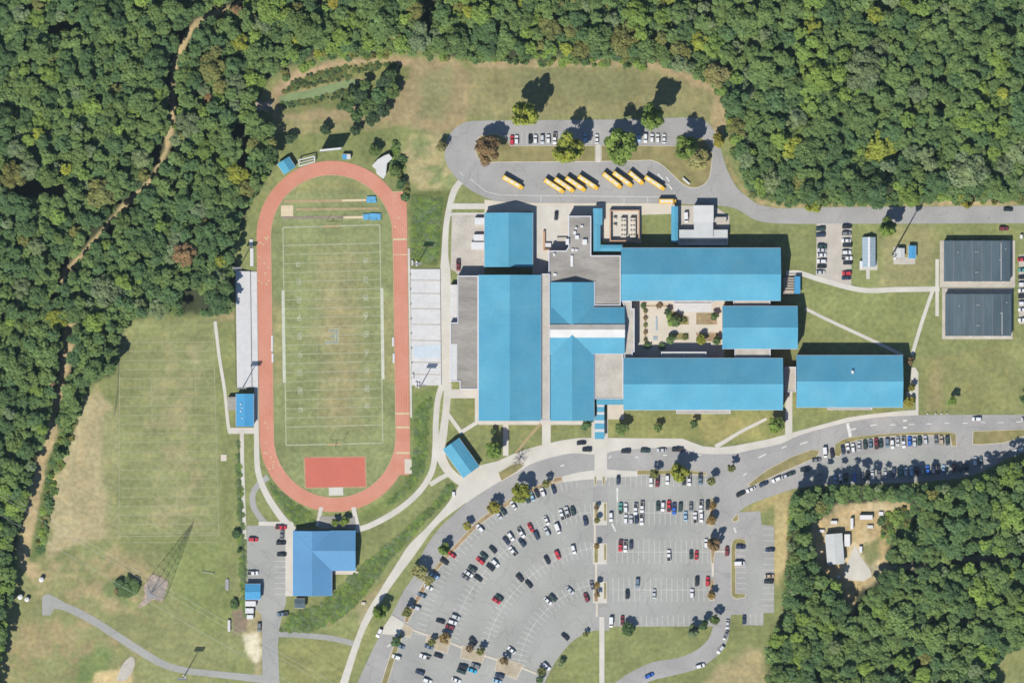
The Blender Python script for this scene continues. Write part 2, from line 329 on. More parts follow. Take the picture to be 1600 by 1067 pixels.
# rough green slopes
cover([(640, 300), (703, 298), (694, 350), (688, 416), (640, 416)], (0.085, 0.095, 0.036), 4, 8)
cover([(655, 320), (668, 318), (672, 380), (660, 400)], (0.20, 0.15, 0.085), 5, 9, 0.7)
cover([(640, 618), (688, 606), (672, 650), (668, 735), (640, 775), (600, 800), (566, 816), (560, 800), (598, 785), (634, 745), (645, 700)], (0.105, 0.125, 0.045), 4, 6)
cover([(415, 745), (440, 770), (485, 800), (497, 820), (462, 822), (440, 790)], (0.095, 0.115, 0.042), 4, 6)
SCRUB = [(437, 986), (455, 958), (500, 946), (540, 906), (570, 880), (620, 840), (680, 786), (702, 754), (710, 762), (692, 784), (650, 828), (612, 870), (582, 910), (556, 944), (520, 972), (478, 988)]
cover(SCRUB, (0.078, 0.096, 0.034), 4, 5)
cover([(470, 982), (520, 972), (570, 940), (610, 900), (640, 862)], (0.2, 0.145, 0.085), 3, 5, 0.7, line=3)
# west: practice field, dry meadow
PRACTICE = [(190, 520), (205, 503), (250, 498), (336, 497), (340, 600), (344, 700), (344, 838), (184, 840), (183, 700), (186, 600)]
cover(PRACTICE, (0.160, 0.162, 0.076), 5, 6)
cover([(240, 540), (310, 540), (320, 820), (230, 820)], (0.215, 0.185, 0.105), 16, 26, 0.7, patch=0.9, seed=71)
cover([(100, 690), (130, 640), (150, 605), (178, 640), (182, 720), (182, 840), (120, 850), (70, 880), (82, 790)], (0.262, 0.215, 0.13), 6, 10)
cover([(160, 640), (184, 640), (184, 840), (166, 840)], (0.165, 0.165, 0.08), 5, 9, 0.8)
cover([(10, 890), (180, 850), (330, 860), (385, 900), (385, 1010), (330, 1067), (-10, 1090)], (0.155, 0.153, 0.072), 10, 20)
cover([(20, 900), (180, 855), (240, 870), (245, 910), (180, 960), (60, 930)], (0.235, 0.185, 0.105), 10, 24, 0.9, patch=0.9, seed=41)
cover([(20, 975), (120, 955), (230, 1020), (150, 1067), (0, 1080)], (0.20, 0.155, 0.088), 10, 24, 0.85, patch=0.8, seed=47)
cover([(125, 1025), (180, 1010), (165, 1060), (120, 1070)], (0.10, 0.14, 0.05), 6, 10, 0.8)
cover([(150, 1050), (205, 1040), (210, 1070), (145, 1075)], (0.36, 0.27, 0.15), 4, 5)
cover([(160, 905), (195, 895), (200, 940), (160, 930)], (0.11, 0.14, 0.058), 6, 10, 0.8)
cover([(250, 845), (340, 845), (380, 960), (340, 1000), (265, 930)], (0.135, 0.15, 0.06), 10, 18, 0.9)
cover([(386, 930), (408, 930), (410, 1060), (400, 1060), (380, 990)], (0.25, 0.2, 0.12), 4, 6, 0.9)
cover([(380, 990), (402, 988), (408, 1030), (398, 1040), (384, 1015)], (0.42, 0.36, 0.28), 3, 5)
cover([(362, 955), (384, 950), (386, 985), (366, 990)], (0.15, 0.11, 0.085), 3, 6)
# centre / east lawns
cover([(1235, 440), (1455, 460), (1425, 550), (1260, 500)], (0.15, 0.158, 0.066), 6, 8)
cover([(1380, 350), (1460, 350), (1460, 440), (1380, 450)], (0.185, 0.165, 0.085), 10, 16, 0.9)
cover([(1430, 560), (1600, 530), (1600, 645), (1440, 645)], (0.155, 0.15, 0.066), 8, 14)
cover([(1455, 560), (1475, 560), (1470, 640), (1450, 640)], (0.21, 0.165, 0.09), 6, 10, 0.7)
cover([(950, 650), (1220, 645), (1215, 690), (950, 686)], (0.16, 0.155, 0.062), 5, 8)
cover([(1090, 655), (1190, 655), (1150, 690), (1095, 690)], (0.20, 0.175, 0.075), 8, 14, 0.9)
cover([(1210, 770), (1232, 768), (1228, 880), (1215, 920), (1206, 900), (1210, 820)], (0.32, 0.24, 0.13), 4, 5, 0.9)
cover([(1150, 805), (1210, 770), (1235, 762), (1240, 775), (1190, 800)], (0.24, 0.19, 0.09), 5, 6, 0.9)
cover([(1120, 1040), (1190, 1010), (1200, 1067), (1100, 1075)], (0.24, 0.19, 0.11), 8, 16, 0.9)
cover([(1555, 1030), (1610, 1008), (1760, 990), (1760, 1230), (1552, 1230)], (0.15, 0.15, 0.066), 4, 4)
cover([(550, 985), (572, 960), (592, 950), (576, 1000), (548, 1067), (440, 1067), (436, 1005)], (0.155, 0.15, 0.064), 6, 8)
cover([(560, 950), (590, 930), (575, 965), (560, 975)], (0.22, 0.18, 0.12), 4, 8, 0.7)
# house clearing
cover(CLEARING, (0.34, 0.245, 0.14), 5, 14)
cover(CLEARING, (0.40, 0.32, 0.22), 6, 10, 0.7, patch=1.0, seed=81)
cover(CLEARING, (0.24, 0.17, 0.09), 5, 10, 0.6, patch=1.0, seed=97)
cover([(1345, 860), (1372, 840), (1376, 870), (1358, 880)], (0.13, 0.13, 0.06), 5, 10)
cover([(1380, 800), (1445, 795), (1470, 830), (1420, 850), (1385, 850)], (0.11, 0.125, 0.045), 8, 10)
cover([(1360, 889), (1440, 884), (1530, 872), (1600, 866)], (0.22, 0.19, 0.14), 3, 3, 0.9, line=5)
# infield: worn middle, lush ends
OVC = ((518.5, 369.0), (523.0, 682.0)); 
INFIELD = [(OVC[0][0] + 97 * math.cos(R(a)), OVC[0][1] - 97 * math.sin(R(a))) for a in range(0, 181, 6)] + [(OVC[1][0] + 97 * math.cos(R(a)), OVC[1][1] - 97 * math.sin(R(a))) for a in range(180, 361, 6)]
cover(INFIELD, (0.150, 0.160, 0.076), 3, 0)
cover([(500, 400), (555, 400), (570, 520), (560, 660), (505, 660), (490, 520)], (0.205, 0.178, 0.098), 26, 30, 0.7)
cover([(505, 470), (550, 470), (552, 650), (512, 650)], (0.215, 0.17, 0.095), 20, 30, 0.5, patch=0.6, seed=61)
cover([(425, 470), (441, 470), (443, 600), (428, 600)], (0.2, 0.165, 0.085), 5, 6, 0.55)
cover([(600, 470), (614, 470), (617, 600), (602, 600)], (0.2, 0.165, 0.085), 5, 6, 0.55)
cover([(450, 280), (590, 280), (590, 300), (450, 300)], (0.18, 0.155, 0.07), 6, 8, 0.5)
for a, b, w, c, am in ((TRAIL_N, None, 4.5, (0.31, 0.235, 0.14), 0.95), (TRAIL_S, None, 8.5, (0.27, 0.20, 0.12), 0.95)): cover(a, c, 3, 5, am, line=w)
cover([(50, 890), (110, 900), (150, 925), (190, 950), (230, 965)], (0.25, 0.19, 0.11), 4, 6, 0.5, line=3)
cover([(76, 750), (86, 738), (88, 760), (80, 770)], (0.42, 0.3, 0.14), 3, 3, 0.9)
cover([(0, 730), (30, 740), (34, 780), (0, 810)], (0.20, 0.15, 0.12), 6, 10, 0.8)
cover([(330, 495), (366, 485), (366, 500), (340, 503)], (0.22, 0.17, 0.1), 3, 5, 0.7)
for P_, st_, ax_ in ((PRACTICE, 14.2, GY), (INFIELD, 14.2, GY)):      # mowing bands
    mw = inside(GX, GY, P_); C[mw] *= (1 + 0.035 * np.sign(np.sin(math.pi * (ax_[mw] - 535) / st_)))[:, None]
C *= np.array((0.965, 1.07, 1.03)); C *= (1 + N3 * 0.14 + N1 * 0.12 + N2 * 0.10)[..., None]
gm = bpy.data.materials.new('ground_cover'); gm.use_nodes = True; n = gm.node_tree.nodes; l = gm.node_tree.links
pb = n['Principled BSDF']; pb.inputs['Roughness'].default_value = 0.95; pb.inputs['Specular IOR Level'].default_value = 0.1
at = n.new('ShaderNodeAttribute'); at.attribute_name = 'cover'; gg = n.new('ShaderNodeNewGeometry')
prev = at.outputs['Color']
for sc, lo, hi, dt in ((0.08, 0.86, 1.14, 4), (0.45, 0.82, 1.18, 5), (2.2, 0.86, 1.14, 3)):
    t = n.new('ShaderNodeTexNoise'); t.inputs['Scale'].default_value = sc; t.inputs['Detail'].default_value = dt; l.new(gg.outputs['Position'], t.inputs['Vector'])
    r = n.new('ShaderNodeMapRange'); r.inputs[1].default_value = 0.3; r.inputs[2].default_value = 0.7; r.inputs[3].default_value = lo; r.inputs[4].default_value = hi
    l.new(t.outputs[0], r.inputs[0]); v = n.new('ShaderNodeVectorMath'); v.operation = 'SCALE'; l.new(prev, v.inputs[0]); l.new(r.outputs[0], v.inputs[3]); prev = v.outputs[0]
t = n.new('ShaderNodeTexNoise'); t.inputs['Scale'].default_value = 0.16; t.inputs['Detail'].default_value = 6; l.new(gg.outputs['Position'], t.inputs['Vector'])
r = n.new('ShaderNodeMapRange'); r.inputs[1].default_value = 0.48; r.inputs[2].default_value = 0.72; r.inputs[3].default_value = 0; r.inputs[4].default_value = 0.3; l.new(t.outputs[0], r.inputs[0])
mx = n.new('ShaderNodeMix'); mx.data_type = 'RGBA'; l.new(r.outputs[0], mx.inputs[0]); l.new(prev, mx.inputs[6])
v = n.new('ShaderNodeVectorMath'); v.operation = 'MULTIPLY'; v.inputs[1].default_value = (1.28, 1.04, 0.98); l.new(prev, v.inputs[0]); l.new(v.outputs[0], mx.inputs[7])
l.new(mx.outputs[2], pb.inputs['Base Color']); MATS['ground_cover'] = gm
def grid_mesh(name, facemask, z):
    fi, fj = np.nonzero(facemask)                      # cell (row, col)
    a = fi * NX + fj; quads = np.stack([a + NX, a + NX + 1, a + 1, a], 1)
    used, inv = np.unique(quads, return_inverse=True); q = inv.reshape(-1, 4)
    vx = X(GX.ravel()[used]); vy = Y(GY.ravel()[used])
    me = bpy.data.meshes.new(name); me.vertices.add(len(used)); me.vertices.foreach_set('co', np.stack([vx, vy, np.full(len(used), z)], 1).astype(np.float32).ravel())
    me.loops.add(q.size); me.loops.foreach_set('vertex_index', q.ravel().astype(np.int32))
    me.polygons.add(len(q)); me.polygons.foreach_set('loop_start', np.arange(0, q.size, 4, dtype=np.int32))
    me.update(); at = me.attributes.new('cover', 'FLOAT_COLOR', 'POINT')
    cc = np.ones((len(used), 4), np.float32); cc[:, :3] = C.reshape(-1, 3)[used]; at.data.foreach_set('color', cc.ravel())
    me.materials.append(gm); me.validate(); o = bpy.data.objects.new(name, me); COL.objects.link(o); tag(o, kind='structure'); return o
grid_mesh('ground', np.ones((NY - 1, NX - 1), bool), 0.0)
CX = (GX[:-1, :-1] + GX[1:, 1:]) / 2; CY = (GY[:-1, :-1] + GY[1:, 1:]) / 2
def overlay(name, pts=None, line=None, z=0.004):
    m = seg_dist(CX, CY, pts, False) < line if line else inside(CX, CY, pts)
    return grid_mesh(name, m, z)
overlay('dirt_trail', TRAIL_N, 6); overlay('dirt_trail', TRAIL_S, 9)
practice = overlay('practice_field', PRACTICE)
field = overlay('football_field', INFIELD)
overlay('meadow', [(640, 100), (1000, 104), (1100, 130), (1130, 165), (1125, 190), (1075, 181), (735, 187), (700, 205), (640, 185)])
overlay('meadow', [(100, 690), (130, 640), (150, 605), (178, 640), (182, 720), (182, 840), (120, 850), (82, 850), (84, 790)], z=0.004)
overlay('scrub_slope', SCRUB)
overlay('clearing', CLEARING)

# ------------------------------------------------------------------ pond
tag(MB().prism(catmull(W([(437, 161), (438, 152), (452, 147), (475, 143), (500, 136), (525, 130), (552, 124), (560, 128), (540, 138), (515, 146), (490, 153), (465, 157), (448, 161)]), 4, True), -0.3, 0.03).build('pond', 'algae'), kind='structure')

# ------------------------------------------------------------------ roads and parking
LOOP = catmull([(1000, 186.5), (900, 187.5), (800, 188.5), (737, 189.5), (720, 195), (707, 205), (698, 220), (694.5, 239), (698, 257), (707, 271), (718, 284), (732, 295), (752, 306), (775, 315)], 4) + \
    [(800, 317), (1050, 318), (1116, 321)] + catmull([(1116, 321), (1142, 324), (1159, 331), (1181, 344), (1210, 349), (1260, 350)], 4)[1:] + [(1620, 349), (1620, 321.5), (1300, 324)] + \
    catmull([(1215, 326), (1187, 320), (1170, 310), (1151, 293), (1136, 265), (1127, 236), (1116, 205), (1098, 187), (1070, 183.5)], 4)
slab('bus_loop_road', LOOP, 'asphalt_grey')
RN = [(745, 774), (779, 753), (809, 738), (827, 726), (856, 716), (893, 708), (927, 710), (948, 708), (965, 703.5), (1049, 698), (1070, 701), (1089, 708), (1141, 709), (1173, 703), (1220, 693), (1250, 679.5), (1322, 660), (1375, 651.5), (1435, 648.5)]
WESTE = [(528, 1130), (558, 1067), (582, 1015), (600, 980), (612, 959), (632, 921), (648, 897), (662, 860), (685, 827), (704, 808), (728, 786)]
FRONT = catmull(WESTE + RN + [(1500, 648), (1640, 648)], 4) + [(1640, 690)] + catmull([(1640, 692), (1600, 708), (1570, 717), (1548, 730), (1500, 747), (1400, 754), (1300, 757), (1248, 762), (1220, 770), (1197, 778), (1173, 787), (1153, 800)], 4) + \
    [(1188, 798.5), (1190, 819), (1209.5, 822), (1209.5, 957), (1193, 957), (1193, 976.5), (1161, 976.5), (1160, 959.5), (1142, 960)] + catmull([(1141, 970), (1140, 985), (1134, 1006), (1118, 1026), (1090, 1044), (1050, 1055), (1015, 1064), (975, 1085)], 4) + \
    [(930, 1085)] + catmull([(960, 1067), (985, 1050), (1020, 1034), (1060, 1027), (1090, 1014), (1108, 996), (1114, 978)], 4) + [(952, 978.5), (952, 985), (938, 984)] + catmull([(926, 985), (900, 997), (880, 1017), (862, 1044), (848, 1075), (835, 1130)], 4)
slab('front_road', FRONT, 'asphalt_road')
# the two car parks lie on the same asphalt, a later layer of it
WLOT = catmull([(640, 960), (652, 938), (668, 910), (690, 880), (716, 852), (752, 815), (790, 790), (830, 768), (880, 752), (926, 748)], 4) + [(927, 985)] + catmull([(926, 985), (900, 997), (880, 1017), (862, 1044), (848, 1075), (835, 1130)], 4)[1:] + [(575, 1130), (598, 1067), (618, 1015)]
lotw = slab('parking_lot', WLOT, 'asphalt')
lote = slab('parking_lot', [(950, 745), (1112, 745), (1118, 800), (1113, 880), (1113, 978), (952, 978.5)], 'asphalt')
slab('parking_lot', [(1166, 838), (1188, 800), (1189, 820), (1208.5, 823), (1208.5, 956), (1192, 956), (1192, 975.5), (1162, 975.5), (1166, 950)], 'asphalt')
slab('parking_lot', [(1262, 731), (1310, 715), (1400, 703), (1480, 701), (1490, 702), (1490, 740), (1400, 752), (1300, 754), (1262, 756)], 'asphalt')
slab('gravel_lot', [(1276, 349.5), (1331, 349.5), (1330, 447), (1275, 432)], 'gravel_pale')
slab('parking_lot', [(1592, 398), (1640, 398), (1640, 506), (1592, 506)], 'gravel_pale')
slab('parking_lot', [(386, 821), (447, 821), (447, 940), (440, 965), (436, 985), (434, 1010), (440, 1130), (408, 1130), (410, 1050), (409, 960), (386, 938)], 'asphalt')
slab('service_road', ribbon([(425, 990), (470, 992), (520, 997), (562, 1008)], 8.5), 'asphalt')
slab('access_road', ribbon([(80, 941), (110, 951), (150, 972), (215, 1014), (255, 1037), (290, 1047), (340, 1053), (425, 1062)], [12, 12, 12, 12, 11, 10, 10, 12]), 'asphalt')
slab('access_road', [(66, 931), (76, 927), (100, 940), (96, 951), (84, 951), (79, 961), (66, 961)], 'asphalt')
slab('asphalt_path', ribbon([(419, 745), (404, 757), (395, 772), (396, 790), (404, 805), (415, 818)], 9), 'asphalt_grey')
ZC[0] += 0.003; zm = ZC[0]; ZC[0] += 0.005
# ------------------------------------------------------------------ concrete walks and plazas
plaza_top = [(724, 747), (749, 727), (757, 725), (778, 720), (802, 709), (825, 701), (846, 695), (876, 688), (904, 684), (930, 684), (948, 684), (1066, 685), (1079, 690), (1098, 697), (1122, 699), (1149, 696), (1200, 686), (1237, 676), (1325, 652), (1360, 647), (1407, 642), (1435, 640)]
slab('front_plaza', plaza_top + catmull(RN, 3)[::-1] + [(728, 786), (716, 770)], 'concrete')
slab('walkway', catmull([(722, 749), (702, 783), (670, 820), (640, 850), (625, 872), (593, 923), (570, 961), (552, 1005), (528, 1075)], 4) + catmull([(541, 1075), (565, 998), (585, 957), (610, 918), (647, 868), (683, 820), (728, 785)], 4), 'concrete')
slab('walkway', ribbon([(719, 284), (709, 300), (702, 325), (697, 355), (695, 400), (696, 430), (697, 520), (697, 610)], [9, 10, 9, 9, 11, 16, 16, 15]), 'concrete')
slab('walkway', ribbon([(691, 600), (684, 625), (681, 660), (680, 700), (675, 735), (655, 768), (620, 798), (580, 820), (555, 828)], 9), 'concrete')
slab('walkway', ribbon([(700, 600), (697, 640), (692, 680), (687, 705), (697, 730), (712, 746), (726, 755)], [12, 11, 13, 16, 14, 14, 14]), 'concrete')
slab('walkway', ribbon([(672, 757), (690, 746), (706, 738)], 7), 'concrete')
slab('walkway', ribbon([(700, 647), (721, 676)], 6), 'concrete'); slab('walkway', ribbon([(719, 676), (750, 657)], 6), 'concrete')
slab('walkway', rect(700, 608, 750, 622), 'concrete'); slab('walkway', rect(742, 618, 750, 662), 'concrete')
slab('walkway', rect(748, 656, 920, 663.5), 'concrete'); slab('walkway', rect(786, 662, 794.5, 712), 'concrete'); slab('walkway', rect(847, 655, 860.5, 697), 'concrete')
slab('worn_path', ribbon([(845, 662), (826, 683), (806, 708)], 4), 'runway_tan')
slab('walkway', ribbon([(1118, 698), (1135, 688), (1158, 674), (1180, 663), (1198, 654)], [7, 6, 5, 5, 4]), 'concrete')
slab('walkway', rect(1227, 612, 1238, 684), 'concrete'); 
slab('walkway', ribbon([(1228, 427), (1250, 427), (1282, 437), (1345, 453), (1400, 452.5), (1468, 451.5)], 8), 'concrete')
slab('walkway', rect(1461.5, 405, 1467, 494), 'concrete'); slab('walkway', ribbon([(1458, 452), (1440, 505), (1425, 555)], 5.5), 'concrete')
slab('walkway', ribbon([(1258, 482), (1290, 498), (1335, 519), (1380, 540), (1412, 556)], 5), 'concrete'); slab('walkway', [(1424, 574), (1430, 574), (1435, 582), (1435, 648), (1431, 648), (1431, 620), (1422, 620)], 'concrete')
slab('walkway', rect(1416, 612, 1434, 620), 'concrete')
slab('walkway', rect(1468.5, 376, 1586, 449), 'gravel_pale'); slab('walkway', rect(1472, 450, 1582, 530), 'gravel_pale')
slab('walkway', rect(1353.5, 416, 1359, 436), 'concrete'); slab('pad', rect(1343, 408, 1371, 422), 'concrete')
slab('pad', [(1396, 386), (1412, 386), (1412, 402), (1430, 403), (1430, 413), (1396, 413)], 'roof_gravel_warm')
slab('apron', [(757, 312), (800, 317), (1050, 318), (1060, 322), (1060, 334), (1000, 336), (1000, 330), (950, 330), (950, 380), (890, 345), (845, 345), (845, 430), (838, 430), (838, 330), (757, 335)], 'concrete_warm')
slab('service_yard', [(838, 322), (890, 322), (890, 395), (858, 395), (858, 430), (832, 430), (832, 330)], 'concrete')
slab('service_yard', [(1058, 321), (1116, 322), (1140, 338), (1138, 382), (1058, 382)], 'gravel_pale')
slab('pad', rect(950, 326, 1002, 380), 'concrete')
slab('walkway', rect(704, 318, 760, 327), 'concrete'); slab('walkway', rect(701, 332.5, 758, 338), 'concrete')
slab('service_yard', [(706, 336), (757, 336), (757, 430), (716, 430), (712, 425), (704, 420)], 'gravel_pale')
slab('courtyard', rect(988, 466, 1132, 562), 'concrete_warm')
slab('entrance_walk', rect(924, 655, 950, 690), 'concrete'); slab('entrance_walk', rect(948, 632, 975, 655), 'concrete_warm')
slab('crossing', rect(929, 684, 948.5, 750), 'concrete')
slab('pavement', [(878, 744), (905, 737), (930, 734), (930, 748), (905, 750), (880, 753)], 'concrete'); slab('pavement', [(948, 733), (996, 736), (996, 744), (948, 746)], 'concrete')
slab('walkway', ribbon([(336, 502), (343, 560), (351, 610), (356, 660), (359, 676)], 5), 'concrete'); slab('walkway', rect(357, 668, 404, 677.5), 'concrete')
slab('walkway', ribbon([(378, 676), (379, 740), (382, 830), (383, 842)], 6), 'concrete'); slab('walkway', ribbon([(400.5, 605), (401, 700), (404, 740), (418, 775), (440, 808), (460, 830)], [6, 8, 9, 10, 11, 12]), 'concrete')
slab('walkway', rect(446, 815, 459, 931), 'concrete'); slab('walkway', rect(404, 814.5, 456, 821), 'concrete')
slab('walkway', ribbon([(502, 792), (496, 822)], 6), 'concrete'); slab('walkway', ribbon([(552, 792), (560, 828)], 7), 'concrete')
slab('patio', [(500, 806), (554, 806), (557, 826), (497, 826)], 'roof_gravel')
slab('pad', rect(520, 888, 560, 897), 'concrete')
slab('driveway', [(1321, 905), (1318, 895), (1328, 870), (1336, 850), (1344, 868), (1360, 890), (1362, 900), (1350, 908)], 'concrete')
slab('pad', catmull([(183, 1062), (186, 1050), (194, 1034), (206, 1025), (211, 1034), (207, 1048), (196, 1062)], 4, True), 'gravel_pale')
slab('pad', rect(345, 710, 354, 720), 'concrete_warm'); slab('pad', rect(400, 159, 425, 173), 'gravel_pink')
slab('gravel_pad', catmull([(231, 906), (237, 897), (249, 900), (262, 908), (259, 924), (252, 940), (241, 936), (230, 943), (216, 950), (226, 930), (224, 918)], 4, True), 'gravel_pink')
slab('walkway', rect(929.5, 255, 0.1 + 935.5, 0), 'concrete') if False else slab('walkway', rect(931, 226, 938.5, 254), 'concrete')
# ------------------------------------------------------------------ kerbed islands
island('grass_island', catmull([(760, 210), (750, 213), (744, 222), (743, 236), (747, 248), (758, 255), (775, 254)], 3) + [(930.5, 253), (930.5, 227.5), (798, 228), (790, 215), (775, 209)])
island('grass_island', [(939, 227.5), (939, 253), (1015, 251)] + catmull([(1020, 251.5), (1033, 257.5), (1048, 271), (1063, 285.5), (1074, 292.5), (1088, 294), (1102, 287.5), (1109, 276), (1112, 258), (1114, 240)], 3) + [(1108, 225), (1096, 215), (1062, 222), (1060, 228)])
island('grass_island', [(778, 738), (798, 726), (812, 722), (820, 727), (808, 737), (783, 752)])
island('grass_island', [(1168, 757), (1180, 747), (1200, 732.5), (1237, 713), (1268, 702), (1278, 702), (1281, 707), (1275, 715), (1250, 726), (1215, 741), (1190, 753), (1172, 761)])
island('grass_island', [(1304, 694), (1316, 686), (1330, 682), (1375, 677.5), (1425, 674.5), (1482, 674), (1494, 677), (1495, 697), (1487, 698), (1484, 681), (1420, 680), (1375, 683), (1340, 688), (1322, 694), (1312, 714), (1304, 712)])
island('grass_island', [(1520, 673), (1640, 669), (1640, 679), (1602, 681), (1570, 692), (1530, 695), (1519, 694)])
island('grass_island', catmull([(1142, 855), (1145, 843), (1155, 840), (1165, 843)], 3) + [(1166, 850), (1150, 851), (1150, 926), (1166, 927), (1164, 933), (1150, 936), (1142, 930)])
island('grass_island', [(1143, 812), (1150, 803), (1154, 803), (1154, 813), (1147, 816)])
island('grass_island', [(995, 734), (1078, 734), (1104, 738), (1106, 743), (1078, 741), (995, 742)])
# kerb bed between the curved road and the west car park
island('grass_island', ribbon([(590, 1100), (598, 1075), (617, 1015), (628, 988)], [10, 10, 9, 7]))
bed = [(634, 972), (638, 962), (652, 936), (668, 908), (690, 878), (716, 850), (750, 815), (790, 788), (830, 766), (878, 748)]
island('planting_bed', ribbon(bed, [7, 8, 8, 8, 7, 7, 8, 8, 8, 9]), 'mulch')
island('grass_island', ribbon([(546, 1070), (566, 1018), (586, 975)], [8, 8, 4])) if False else None
for q in ([(622, 974), (630, 972), (646, 981), (641, 996), (624, 991)], [(668, 990), (706, 997), (699, 1021), (663, 1009)], [(722, 1007), (759, 1021), (753, 1036), (719, 1027)], [(777, 1026), (819, 1037), (807, 1062), (773, 1047)]):
    island('planting_bed', q, 'bed_pale')
for a, b in (((646, 984), (668, 992)), ((704, 1004), (724, 1012)), ((757, 1024), (779, 1031)), ((816, 1043), (838, 1052))):
    slab('kerb', ribbon([a, b], 3), 'concrete_warm', h=0.2)
for (y0, y1, m1, m2) in ((784, 820, 'mulch', 'grass_island'), (848, 881, 'grass_island', 'grass_island'), (908, 942, 'mulch', 'grass_island')):
    slab('walkway', rect(926.5, y0, 948.5, y1), 'concrete', h=0.22)
    island('planting_bed', rect(928, y0 + 1, 935, y1 - 2), m1, h=0.16); island('planting_bed', rect(943, y0 + 1, 948, y1 - 6), m2, h=0.16)
for y0, y1 in ((744, 758),):
    island('grass_island', rect(928, y0, 932.5, y1)); island('grass_island', rect(941, y0, 945.5, y1))
slab('walkway', rect(936.5, 963, 944.5, 1130), 'concrete', h=0.2); slab('kerb', rect(928, 820, 931, 848), 'concrete_warm', h=0.19); slab('kerb', rect(930, 881, 933, 908), 'concrete_warm', h=0.19); slab('kerb', rect(931, 942, 934, 963), 'concrete_warm', h=0.19)
slab('crossing', [(600, 978), (612, 960), (632, 972), (624, 992), (597, 990)], 'concrete')
slab('kerb', rect(1112, 880, 1115.5, 900), 'concrete_warm', h=0.2); island('planting_bed', [(1109, 778), (1116, 778), (1114, 822), (1107, 822)], 'mulch'); island('planting_bed', [(1109, 838), (1121, 838), (1115, 880), (1111, 880)], 'mulch')
island('planting_bed', [(1108, 905), (1116, 905), (1116, 938), (1108, 938)], 'mulch'); slab('kerb', rect(1114, 860, 1137, 862.5), 'concrete_warm', h=0.2)
island('planting_bed', [(866, 745), (879, 744), (879, 751), (862, 755)], 'mulch')

# ------------------------------------------------------------------ painted markings
def line(mb, a, b, w, z): 
    ax, ay, bx, by = X(a[0]), Y(a[1]), X(b[0]), Y(b[1]); dx, dy = bx - ax, by - ay; l = math.hypot(dx, dy); nx, ny = -dy / l * w / 2, dx / l * w / 2
    mb.quad((ax + nx, ay + ny, z), (ax - nx, ay - ny, z), (bx - nx, by - ny, z), (bx + nx, by + ny, z))
PCX, PCY = 960.0, 1060.0
def pol(r, a): return (PCX + r * math.cos(R(a)), PCY - r * math.sin(R(a)))
for (r0, r1, r2, a0, a1) in ((251, 263, 275, 98, 166), (196, 207, 218, 100, 172), (140, 151, 162, 105, 172), (304, 320, 320, 101, 168)):
    mb = MB(); st = math.degrees(8.4 / r1); a = a0
    while a < a1:
        line(mb, pol(r0, a), pol(r2, a), 0.13, zm); a += st
    if r2 != r1:
        a = a0
        while a < a1 - st: line(mb, pol(r1, a), pol(r1, a + st), 0.13, zm + 0.001); a += st
    mb.build('stall_lines', 'line_stall', lotw)['kind'] = 'stuff'
for (y0, ym, y1, x0, x1) in ((744, 744, 760, 952, 1104), (783, 801, 820, 964, 1106), (843, 862, 880, 964, 1106), (902, 921, 940, 958, 1106), (961, 978, 978, 960, 1090)):
    mb = MB(); x = x0
    while x < x1: line(mb, (x, y0), (x, y1), 0.13, zm); x += 8.35
    if ym not in (y0, y1): line(mb, (x0, ym), (x1, ym), 0.13, zm + 0.001)
    mb.build('stall_lines', 'line_stall', lote)['kind'] = 'stuff'
mk = MB()
for (x, y) in ((1391, 663.5), (1420, 663), (1448, 662), (1476, 661), (1504, 661), (1532, 660), (1560, 660), (1588, 659)): line(mk, (x, y), (x + 8, y), 0.35, zm)
for (x, y) in ((1411, 657), (1411, 668)): line(mk, (x, y), (x + 6, y), 0.9, zm)
for (a, b) in (((1360, 665), (1370, 663)), ((1328, 672), (1338, 669)), ((1250, 694), (1262, 690)), ((1185, 715), (1197, 709)), ((1221, 700), (1229, 697)), ((1161, 743), (1166, 739)), ((951, 716), (955, 712)), ((993, 714), (998, 714)), ((1036, 711), (1042, 711)), ((1089, 711), (1096, 711)), ((876, 728), (882, 726))): line(mk, a, b, 0.5, zm)
for (a, b) in (((964.5, 762), (964.5, 784)), ((956, 818), (962, 830)), ((1147, 824), (1150, 832)), ((620, 999), (605, 1010))): line(mk, a, b, 0.7, zm)
for (a, b) in (((1324, 661), (1329, 683)),): line(mk, a, b, 1.5, zm)
for (a, b) in (((1041, 277), (1046, 284)), ((1043, 288), (1050, 296)), ((1028, 272), (1036, 281))): line(mk, a, b, 0.6, zm)
for (a, b) in (((780, 305), (1030, 308)), ((975, 308), (975, 318)), ((1012, 308), (1012, 318)), ((735, 280), (760, 300)), ((760, 300), (782, 305)), ((718, 268), (724, 275)), ((845, 306), (845, 316))): line(mk, a, b, 0.22, zm)
for k in range(8): line(mk, (430, 868 + k * 8.5), (446, 868 + k * 8.5), 0.14, zm)
for k in range(14): line(mk, (1192, 826 + k * 9.2), (1209, 826 + k * 9.2), 0.13, zm)
for k in range(4): line(mk, (1164 + k * 8.5, 958), (1164 + k * 8.5, 976), 0.13, zm)
for k in range(8): line(mk, (1150, 860 + k * 8.5), (1166, 860 + k * 8.5), 0.13, zm)
for k in range(14): line(mk, (815 + k * 8.4, 206), (815 + k * 8.4, 227), 0.12, zm)
tag(mk.build('road_markings', 'line_stall'), kind='structure')

